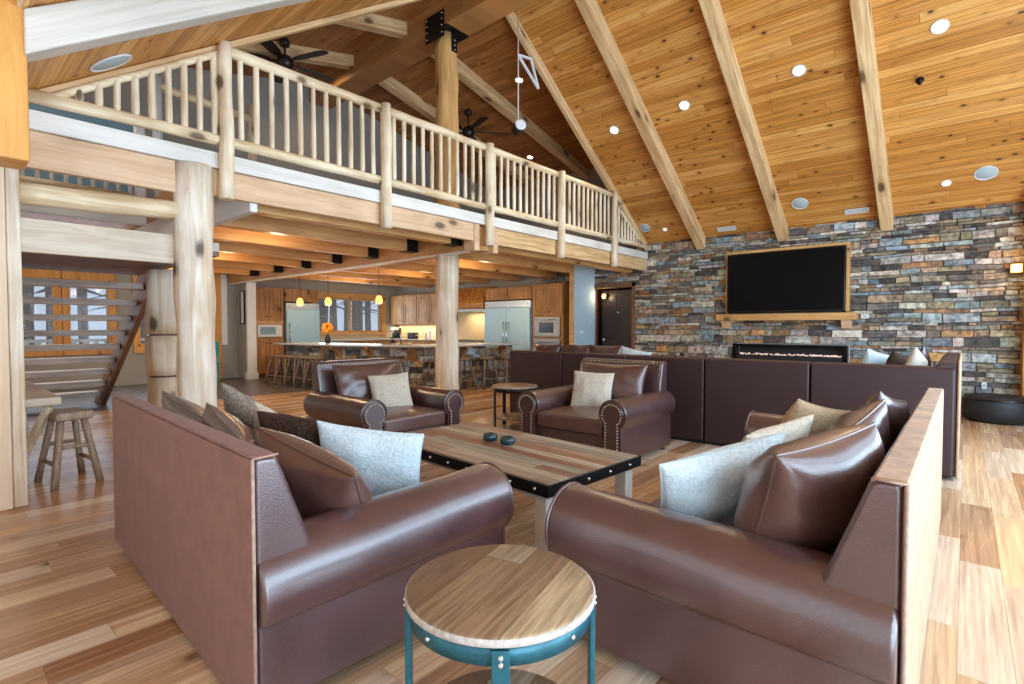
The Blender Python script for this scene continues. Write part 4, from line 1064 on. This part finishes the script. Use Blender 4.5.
for (i, f) in ((0, .93), (1, .35), (1, .9), (2, .4), (2, .85)):
    p = Vector(o1[i]); q = Vector(o1[i + 1]); d = (q - p).normalized(); nr = Vector((d.y, -d.x)); c = p + (q - p) * f
    T = Matrix(((d.x, nr.x, 0, c.x), (d.y, nr.y, 0, c.y), (0, 0, 1, 0), (0, 0, 0, 1)))
    b = MB(); pts = [(.0, .55), (.0, .88), (.26, .88), (.26, .84), (.14, .76), (.07, .66)]
    vs = [(x, y, z) for x in (-.04, .04) for y, z in pts]; m = 6
    b.add(vs, [tuple(range(m)), tuple(range(m, 2 * m))[::-1]] + [(k_, m + k_, m + (k_ + 1) % m, (k_ + 1) % m) for k_ in range(m)], 0, False, T)
    b.build('corbel', M['cabinet'], t)
SGp = 'log bar stools along the bar'
spots = []
base = None
nm = {0: ['leftmost log bar stool at the dark end of the bar', 'second log bar stool from the left end of the bar', 'third log bar stool from the left end of the bar', 'fourth log bar stool from the left end of the bar', 'fifth log bar stool from the left end, by the first armchair'],
      1: ['log bar stool hidden mostly by the left armchair back', 'pale-lit log bar stool just left of the pale log column'],
      2: ['log bar stool just right of the pale log column', 'middle log bar stool right of the pale log column', 'log bar stool nearest the left end of the sectional', 'last log bar stool at the right end of the bar']}
sp = {0: [.12, .28, .44, .60, .76], 1: [.15, .7], 2: [.12, .36, .60, .84]}
for i in (0, 1, 2):
    p = Vector(PB[i]); q = Vector(PB[i + 1]); d = (q - p).normalized(); nr = Vector((d.y, -d.x))
    for f, lab in zip(sp[i], nm[i]):
        c = p + (q - p) * f + nr * .05; rz = math.atan2(d.y, d.x)
        if base is None: SM = M['stool']; M['stool'] = M['barstool']; base = wood_stool(lab, (c.x, c.y, 0), rz, .66, 'round', .36, SGp); M['stool'] = SM; base.name = 'bar_stool'; base['category'] = 'bar stool'
        else: dup(base, (c.x, c.y, 0), rz, lab)

# ------------------------------------------------------------------ kitchen along the end wall (x=-14) and the back wall (y=10.3)
def panel_door(parent, face, a0, a1, z0, z1, pos, mat, knob=None):
    """raised-panel door; face 'X' lies in plane x=pos facing +X, face 'Y' in plane y=pos facing -Y"""
    def B(b, p, q, r, s, d0, d1):
        if face == 'X': b.box(pos + d0, pos + d1, p, q, r, s)
        else: b.box(p, q, pos - d1, pos - d0, r, s)
    w = min(.075, (a1 - a0) * .2); b = MB()
    B(b, a0, a1, z0, z0 + w, 0, .022); B(b, a0, a1, z1 - w, z1, 0, .022); B(b, a0, a0 + w, z0 + w, z1 - w, 0, .022); B(b, a1 - w, a1, z0 + w, z1 - w, 0, .022)
    B(b, a0 + w, a1 - w, z0 + w, z1 - w, 0, .010); g = w * .5
    if a1 - a0 > 4 * w and z1 - z0 > 3.2 * w: B(b, a0 + w + g, a1 - w - g, z0 + w + g, z1 - w - g, .01, .018)
    d = b.build('door', mat, parent, bevel=.003)
    if knob:
        k = MB(); c = (pos + .035, knob[0], knob[1]) if face == 'X' else (knob[0], pos - .035, knob[1]); k.sphere(c, .015, 8, 5); k.build('knob', M['blackiron'], d)
    return d
# tall unit with built-in microwave
t = thing('tall_cabinet', 'knotty wood pantry cabinet with a microwave niche, left of the white-lit fridge', 'cabinet')
MB().box(-13.99, -13.42, 5.50, 6.27, .1, 2.30).build('body', M['cabinet'], t, bevel=.005)
MB().box(-13.99, -13.5, 5.52, 6.25, 0, .1).build('plinth', M['darkwood'], t)
panel_door(t, 'X', 5.52, 5.875, 1.46, 2.26, -13.42, M['cabinet'], (5.84, 1.55)); panel_door(t, 'X', 5.895, 6.25, 1.46, 2.26, -13.42, M['cabinet'], (5.93, 1.55))
panel_door(t, 'X', 5.52, 5.875, .14, .98, -13.42, M['cabinet'], (5.84, .88)); panel_door(t, 'X', 5.895, 6.25, .14, .98, -13.42, M['cabinet'], (5.93, .88))
MB().box(-13.42, -13.395, 5.52, 6.25, 1.37, 1.45).build('niche_rail', M['trim'], t)
t = thing('microwave', 'white microwave with dark window in the tall knotty cabinet', 'microwave', (-13.40, 5.89, 1.04))
MB().box(-.02, .03, -.31, .31, 0, .31).build('housing', M['plastic'], t, bevel=.008)
MB().box(.03, .036, -.24, .14, .06, .25).build('window', M['bluegrey'], t)
MB().box(.03, .036, .19, .29, .05, .27).build('keypad', M['white'], t)
def fridge(label, loc, rz, w, h, doors, mat, freezer=False):
    t = thing('refrigerator', label, 'refrigerator', loc, rz)
    MB().box(-w / 2, w / 2, .06, .70, .06, h).build('cabinet', M['steel'], t, bevel=.006)
    MB().box(-w / 2 + .02, w / 2 - .02, .1, .68, 0, .06).build('plinth', M['blackm'], t)
    top = h - .17
    MB().box(-w / 2, w / 2, .03, .06, h - .16, h).build('grille', M['steel'], t, bevel=.004)
    for k in range(doors):
        a = -w / 2 + w * k / doors + .004; c = -w / 2 + w * (k + 1) / doors - .004
        D = MB().box(a, c, .0, .06, .07, top).build('door', mat, t, bevel=.008)
        hx = c - .05 if (k == 0 and doors > 1) else a + .05
        hd = MB(); hd.tube((hx, -.055, .75), (hx, -.055, top - .35), .013, n=10); hd.tube((hx, 0, .78), (hx, -.055, .78), .009, n=8); hd.tube((hx, 0, top - .38), (hx, -.055, top - .38), .009, n=8); hd.build('handle', M['bolt'], D)
    for x in (-w / 2 + .06, w / 2 - .08): MB().box(x - .012, x + .012, .025, .03, h - .10, h - .07).build('badge', M['blackm'], t)
    return t
fridge('single-door pale steel refrigerator beside the microwave cabinet', (-13.34, 6.77, 0), RD(90), .92, 1.92, 1, M['bluesteel'])
t = thing('wall_cabinet', 'short knotty cabinet above the pale single-door refrigerator', 'cabinet')
MB().box(-13.99, -13.42, 6.29, 7.25, 1.96, 2.30).build('body', M['cabinet'], t, bevel=.005)
panel_door(t, 'X', 6.31, 6.76, 1.98, 2.27, -13.42, M['cabinet'], (6.7, 2.03)); panel_door(t, 'X', 6.78, 7.23, 1.98, 2.27, -13.42, M['cabinet'], (6.84, 2.03))
# counter run under the window
t = thing('base_cabinet', 'base cabinet run under the kitchen window', 'cabinet')
MB().box(-13.99, -13.42, 7.28, 9.65, .1, .885).build('body', M['cabinet'], t)
for k in range(5): panel_door(t, 'X', 7.3 + k * .47, 7.75 + k * .47, .14, .86, -13.42, M['cabinet'], (7.7 + k * .47, .8))
MB().box(-13.97, -13.48, 7.30, 9.63, 0, .1).build('plinth', M['darkwood'], t)
MB().box(-13.99, -13.36, 7.27, 10.27, .885, .925).build('worktop', M['counter'], t, bevel=.006)
struct(MB().box(-14.0, -13.985, 7.2, 9.9, .925, 1.05).build('trim_6', M['tile']))
# back wall run
t = thing('base_cabinet', 'base cabinet run along the back wall below the lit upper cabinets', 'cabinet')
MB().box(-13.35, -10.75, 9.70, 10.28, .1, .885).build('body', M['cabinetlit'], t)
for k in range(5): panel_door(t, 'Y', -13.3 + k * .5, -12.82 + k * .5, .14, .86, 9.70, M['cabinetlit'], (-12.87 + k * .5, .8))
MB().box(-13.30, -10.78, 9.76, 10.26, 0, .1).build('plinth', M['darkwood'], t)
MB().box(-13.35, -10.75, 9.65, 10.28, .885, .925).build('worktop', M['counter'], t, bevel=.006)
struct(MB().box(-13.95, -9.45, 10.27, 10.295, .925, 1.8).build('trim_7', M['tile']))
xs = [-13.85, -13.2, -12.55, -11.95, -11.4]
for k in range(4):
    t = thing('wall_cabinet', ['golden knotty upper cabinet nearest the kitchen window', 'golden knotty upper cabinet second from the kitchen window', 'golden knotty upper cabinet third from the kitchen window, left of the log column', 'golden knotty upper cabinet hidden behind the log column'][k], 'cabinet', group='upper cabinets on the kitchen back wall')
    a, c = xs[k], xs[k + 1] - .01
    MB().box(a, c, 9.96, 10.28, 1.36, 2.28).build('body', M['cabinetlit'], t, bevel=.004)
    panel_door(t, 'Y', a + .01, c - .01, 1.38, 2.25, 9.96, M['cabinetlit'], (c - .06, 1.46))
    lamp('under_cabinet_light', 'AREA', ((a + c) / 2, 10.1, 1.345), 5, (1, .72, .4), .5, .1, parent=None)
t = thing('range_hood', 'curved glossy wooden range hood right of the log column', 'range hood')
prof = [(10.28, 1.78), (9.72, 1.78), (9.70, 1.90), (9.74, 2.05), (9.84, 2.2), (9.94, 2.36), (10.28, 2.36)]
MB().prism(prof[::-1], 'X', -10.78, -9.50, 0, False).build('body', M['hood'], t, bevel=.015)
MB().box(-10.82, -9.46, 9.68, 10.28, 1.70, 1.775).build('lip', M['steel'], t, bevel=.01)
lamp('hood_light', 'AREA', (-10.1, 10.0, 1.68), 14, (1, .72, .4), .9, .3)
t = thing('kitchen_range', 'wide stainless kitchen range below the wooden hood', 'stove')
MB().box(-10.72, -9.52, 9.62, 10.27, .1, .90).build('body', M['steel'], t, bevel=.008)
MB().box(-10.68, -9.56, 9.68, 10.25, 0, .1).build('plinth', M['blackm'], t)
MB().box(-10.70, -9.54, 9.66, 10.25, .90, .93).build('cooktop', M['blackm'], t)
MB().box(-10.62, -9.62, 9.59, 9.62, .2, .7).build('oven_door', M['steel'], t, bevel=.008)
for k in range(6): MB().lathe([(.0, 0), (.025, 0), (.022, .03), (0, .03)], n=12).build('knob', M['blackm'], t, loc=(-10.55 + k * .17, 9.62, .81), rot=(RD(90), 0, 0))
fridge('wide two-door stainless refrigerator at the right of the kitchen', (-8.62, 9.62, 0), 0, 1.52, 1.94, 2, M['bluesteel'])
t = thing('wall_cabinet', 'amber knotty cabinet above the wide two-door refrigerator', 'cabinet')
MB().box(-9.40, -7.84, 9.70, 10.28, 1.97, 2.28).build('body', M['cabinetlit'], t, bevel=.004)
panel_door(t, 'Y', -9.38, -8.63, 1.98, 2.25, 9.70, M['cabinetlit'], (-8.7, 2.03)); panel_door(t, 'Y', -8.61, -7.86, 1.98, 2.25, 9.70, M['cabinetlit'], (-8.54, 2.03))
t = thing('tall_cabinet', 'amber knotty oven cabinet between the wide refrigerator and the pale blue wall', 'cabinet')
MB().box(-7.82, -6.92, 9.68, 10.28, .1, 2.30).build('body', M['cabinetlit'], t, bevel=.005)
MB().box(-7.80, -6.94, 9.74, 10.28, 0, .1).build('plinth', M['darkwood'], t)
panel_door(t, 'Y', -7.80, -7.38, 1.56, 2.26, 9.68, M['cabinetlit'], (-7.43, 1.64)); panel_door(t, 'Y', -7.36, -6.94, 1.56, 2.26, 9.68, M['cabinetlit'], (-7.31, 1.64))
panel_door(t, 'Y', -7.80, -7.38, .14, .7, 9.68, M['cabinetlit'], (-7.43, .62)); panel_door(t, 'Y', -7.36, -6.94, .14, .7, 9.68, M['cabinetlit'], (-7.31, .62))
t = thing('wall_oven', 'small stainless built-in oven with dark window in the amber oven cabinet', 'oven', (-7.37, 9.66, 1.06))
MB().box(-.38, .38, -.02, .05, 0, .47).build('housing', M['steeldark'], t, bevel=.008)
MB().box(-.22, .20, -.026, -.02, .10, .34).build('window', M['black'], t)
MB().tube((-.3, -.05, .40), (.3, -.05, .40), .012, n=8).build('handle', M['bolt'], t)
t = thing('warming_drawer', 'stainless warming drawer under the built-in oven', 'oven', (-7.37, 9.66, .74))
MB().box(-.38, .38, -.02, .05, 0, .28).build('front', M['steeldark'], t, bevel=.008)
MB().tube((-.28, -.05, .2), (.28, -.05, .2), .012, n=8).build('handle', M['bolt'], t)
# counter-top items
t = thing('toaster', 'small dark toaster on the counter below the upper cabinets', 'toaster', (-12.75, 9.95, .925))
MB().box(-.17, .17, -.1, .1, 0, .2).build('body', M['blackm'], t, bevel=.04, seg=4)
MB().box(-.12, .12, -.05, -.02, .2, .204).build('slot', M['steel'], t)
MB().box(.17, .19, -.03, .03, .1, .13).build('lever', M['steel'], t)
t = thing('coffee_maker', 'dark coffee maker on the counter at the window end of the kitchen', 'coffee maker', (-13.55, 9.9, .925))
MB().box(-.1, .1, -.13, .13, 0, .04).build('base', M['blackm'], t, bevel=.008); MB().box(-.1, .1, .03, .13, .04, .34).build('tower', M['blackm'], t, bevel=.01); MB().box(-.1, .1, -.12, .13, .27, .36).build('head', M['steel'], t, bevel=.01)
MB().lathe([(.06, .045), (.075, .1), (.06, .19), (.05, .2)], (0, -.05, 0), 16).build('carafe', M['tealglass'], t)
for k, (x, h) in enumerate(((-12.1, .2), (-11.9, .24))):
    t = thing('canister', ['shorter pale canister on the back counter', 'taller pale canister on the back counter beside the log column'][k], 'canister', (x, 9.95, .925), 0, 'canisters on the back counter')
    MB().lathe([(.06, 0), (.065, .01), (.065, h - .03), (.06, h - .025)], n=18).build('jar', M['plastic'], t)
    MB().lathe([(.067, h - .028), (.067, h - .005), (.02, h), (.018, h + .02), (.0, h + .022)], n=18).build('lid', M['steel'], t)
t = thing('flower_vase', 'dark vase with an orange flower ball on the bar near the pale refrigerator', 'vase', (-11.0, 6.15, .925))
MB().lathe([(.04, 0), (.065, .03), (.07, .09), (.035, .16), (.04, .18)], n=18).build('vase', M['blackm'], t)
fl = MB(); rr = random.Random(9)
for k in range(40):
    v = Vector((rr.gauss(0, 1), rr.gauss(0, 1), rr.gauss(0, 1))).normalized() * .10; fl.sphere((v.x, v.y, .34 + v.z), .04, 7, 4)
fl.build('flowers', M['orangeflower'], t)
st = MB()
for k in range(6): st.tube((0, 0, .12), (cos(k) * .04, sin(k) * .04, .3), .005, n=5)
st.build('stems', M['needle'], t)
t = thing('wall_clock', 'small round wall decoration between the kitchen window and upper cabinets', 'wall clock', (-13.98, 10.05, 1.72))
MB().lathe([(.1, 0), (.115, .01), (.115, .03), (.1, .035), (.095, .025), (0, .025)], n=24, T=Matrix.Rotation(RD(90), 4, 'Y')).build('case', M['trim'], t)
MB().box(.026, .03, -.004, .06, -.004, .004).build('hand', M['blackm'], t)
t = thing('bar_sink', 'shallow dark bar sink edge and tap on the bar top', 'sink', (-9.2, 6.75, .925), RD(25))
MB().box(-.35, .35, -.2, .2, .001, .012).build('basin_rim', M['counterdk'], t, bevel=.004)
tp = MB(); tp.tube((0, .17, .01), (0, .17, .3), .012, n=8); tp.tube((0, .17, .3), (0, .02, .3), .01, n=8); tp.tube((0, .02, .3), (0, .02, .24), .01, n=8); tp.build('tap', M['bolt'], t)
# pendants over the bar
base = None
for i, (x, y) in enumerate(((-11.0, 5.50), (-10.3, 5.78), (-8.9, 6.1))):
    lab = ['amber glass pendant over the bar in front of the pale refrigerator', 'amber glass pendant over the bar at the left side of the kitchen window', 'amber glass pendant over the bar at the right side of the kitchen window'][i]
    if base is None:
        t = base = thing('pendant_lamp', lab, 'pendant lamp', (x, y, 1.77), 0, 'amber pendants over the bar')
        MB().lathe([(.03, -.01), (.06, -.01), (.075, .06), (.05, .14), (.025, .16)], n=18).build('shade', M['pendant'], t)
        MB().tube((0, 0, .15), (0, 0, .72), .005, n=6).build('cord', M['blackiron'], t)
        MB().lathe([(.05, .71), (.05, .73), (.02, .74)], n=14).build('canopy', M['plastic'], t)
        lamp('pendant_light', 'POINT', (0, 0, -.10), 16, (1, .7, .38), .05, parent=t)
    else: dup(base, (x, y, 1.77), label=lab)
# corner partition at the left of the kitchen
struct(MB().box(-14.6, -13.30, 5.34, 5.48, 0, 2.74).build('wall_kitchen_corner', M['greywall']))
struct(MB().box(-13.33, -13.24, 5.29, 5.50, .0, 2.6).build('trim_8', M['white'], bevel=.008))
struct(MB().box(-13.36, -13.20, 5.26, 5.52, .0, .16).build('baseboard_corner', M['white'], bevel=.008))
t = thing('framed_picture', 'narrow framed picture on the grey wall beside the kitchen corner', 'picture', (-13.62, 5.33, 1.78))
f = MB(); f.box(-.13, .13, -.02, 0, -.42, -.39); f.box(-.13, .13, -.02, 0, .39, .42); f.box(-.13, -.1, -.02, 0, -.39, .39); f.box(.1, .13, -.02, 0, -.39, .39); f.build('frame', M['blackm'], t)
MB().box(-.1, .1, -.008, 0, -.39, .39).build('print', M['white'], t)
struct(MB().box(-14.0, -13.97, 4.45, 4.96, 0, 2.74).build('wall_kitchen_log', M['orangewood']))
struct(MB().box(-14.0, -13.96, 4.96, 5.09, .85, 2.6).build('trim_9', M['white']))
t = thing('turquoise_chair', 'small turquoise chair by the far left kitchen wall', 'chair', (-13.2, 4.38, 0), RD(60))
MB().box(-.2, .2, -.2, .2, .43, .47).build('seat', M['turq'], t, bevel=.01)
MB().box(-.19, .19, .16, .2, .6, .95).build('backrest', M['turq'], t, bevel=.01)
for x in (-.17, .17):
    MB().box(x - .02, x + .02, -.19, -.15, 0, .43).build('leg', M['turq'], t); MB().box(x - .02, x + .02, .16, .2, 0, .93).build('leg', M['turq'], t)

# ------------------------------------------------------------------ outside
struct(MB().box(-40, -14.6, -14, 30, -.6, -.4).build('ground_outside', M['snow']))
rr = random.Random(21)
base = None
TG = 'bare pine trunks outside the kitchen end'
TL = 'bare dark pine trunk outside the kitchen end windows'
for i in range(22):
    x = rr.uniform(-28, -17.5); s = rr.uniform(.5, 1.0)
    y = -x * (.50 + .22 * (i * .618 % 1)) if i < 11 else -x * (.03 + .26 * (i * .618 % 1))
    if base is None:
        t = base = thing('pine_tree', TL, 'tree', (x, y, -.45), 0, TG)
        MB().tube((0, 0, 0), (0, 0, 9), .2, .12, 10, 8, .04, 1.).build('trunk', M['bark'], t)
        br_ = MB()
        for k in range(26):
            a = k * 2.4; z = 2.6 + k * .24; L = 1.2 - k * .025
            br_.tube((0, 0, z), (cos(a) * L, sin(a) * L, z - .25), .05, .01, 5)
        br_.build('branches', M['needle'], t)
    else:
        c = dup(base, (x, y, -.45), rr.uniform(0, 6)); c.scale = (s, s, 1)
t = thing('deck_railing', 'pale picket railing outside the windows behind the stairs', 'railing', (-15.2, 0, 0))
MB().box(-.04, .04, -1, 5, .95, 1.02).build('top_rail', M['fasciapale'], t); MB().box(-.03, .03, -1, 5, .1, .16).build('bottom_rail', M['fasciapale'], t)
for k in range(30): MB().box(-.03, .03, -.95 + k * .2, -.87 + k * .2, .16, .95).build('picket', M['fasciapale'], t)

# ------------------------------------------------------------------ light
w = bpy.data.worlds.new('sky'); SC.world = w; w.use_nodes = True
bg = w.node_tree.nodes['Background']; bg.inputs[0].default_value = (.78, .88, 1., 1); bg.inputs[1].default_value = .8
DAY = (.60, .80, 1.); SOFT = (1., .93, .82)
for i, (h0, h1, z0, z1) in enumerate(BACKW): lamp('daylight_back', 'AREA', ((h0 + h1) / 2, -1.58, (z0 + z1) / 2), 72, SOFT, h1 - h0 - .1, z1 - z0 - .1, rot=(RD(-90), 0, 0))
for i, (h0, h1, z0, z1) in enumerate(RIGHTW): lamp('daylight_right', 'AREA', (1.77, (h0 + h1) / 2, (z0 + z1) / 2), 160, DAY, z1 - z0 - .1, h1 - h0 - .1, rot=(0, RD(90), 0))
for i, (h0, h1, z0, z1) in enumerate(GABLE): lamp('daylight_gable', 'AREA', (1.77, (h0 + h1) / 2, (z0 + z1) / 2), 15 * (h1 - h0) * (z1 - z0), DAY, z1 - z0 - .1, h1 - h0 - .1, rot=(0, RD(90), 0))
lamp('daylight_kitchen', 'AREA', (-13.9, 8.55, 1.64), 40, DAY, .95, 2.1, rot=(0, RD(-90), 0))
lamp('stair_fill_light', 'AREA', (-10.7, .34, 1.4), 130, SOFT, 3.6, 1.7, rot=(RD(-90), 0, 0))  # fill lamp at the added side window, brightens the stairs
lamp('daylight_stair_end', 'AREA', (-13.9, 2.2, 1.6), 30, DAY, 1.4, 3.2, rot=(0, RD(-90), 0))
lamp('loft_fill_light', 'AREA', (-7.55, .34, 3.9), 95, (1., .95, .86), 3.4, 1.1, rot=(RD(-90), 0, 0))  # fill lamp at the added dormer window, brightens the loft
# lamps added between the joists to brighten the kitchen and the joist sides
for i, (x, y) in enumerate(((-7.0, 3.2), (-9.3, 3.4), (-7.0, 7.2), (-9.3, 7.6), (-11.7, 7.6), (-11.7, 3.4))):
    t = thing('recessed_light', 'small added lamp between the joists under the loft', 'ceiling light', (x, y, 2.735), 0, 'added lamps under the loft'); t.rotation_euler = (pi, 0, 0)
    MB().lathe([(.05, 0), (.052, .004), (.07, .008), (.072, 0), (.05, -.001)], n=18).build('trim_ring', M['plastic'], t)
    MB().lathe([(0, .001), (.05, .001), (.048, .004), (0, .004)], n=18).build('lens', M['lamp'], t)
    lamp('joist_fill_light', 'POINT', (0, 0, .36), 15, (1., .72, .42), .08, parent=t); lamp('downlight_beam', 'SPOT', (0, 0, .03), 50, (1., .76, .48), .05, rot=(pi, 0, 0), parent=t, spot=RD(150))  # point lamp hung below each fitting so the joist sides catch light

# ------------------------------------------------------------------ camera
cd = bpy.data.cameras.new('camera'); cam = bpy.data.objects.new('camera', cd); COL.objects.link(cam)
cam.location = (0, 0, 1.3); cam.rotation_euler = (RD(90 - 1.7), 0, RD(41.2))
cd.sensor_width = 36; cd.lens = 518 / 1024 * 36; cd.clip_start = .05; cd.clip_end = 200
SC.camera = cam
vs = SC.view_settings; vs.view_transform = 'Standard'; vs.look = 'None'; vs.exposure = .05; vs.gamma = 1.; vs.use_curve_mapping = False
SC.cycles.use_denoising = True
SC.cycles.max_bounces = 8; SC.cycles.diffuse_bounces = 5; SC.cycles.glossy_bounces = 4; SC.cycles.transparent_max_bounces = 8
SC.cycles.sample_clamp_indirect = 6.
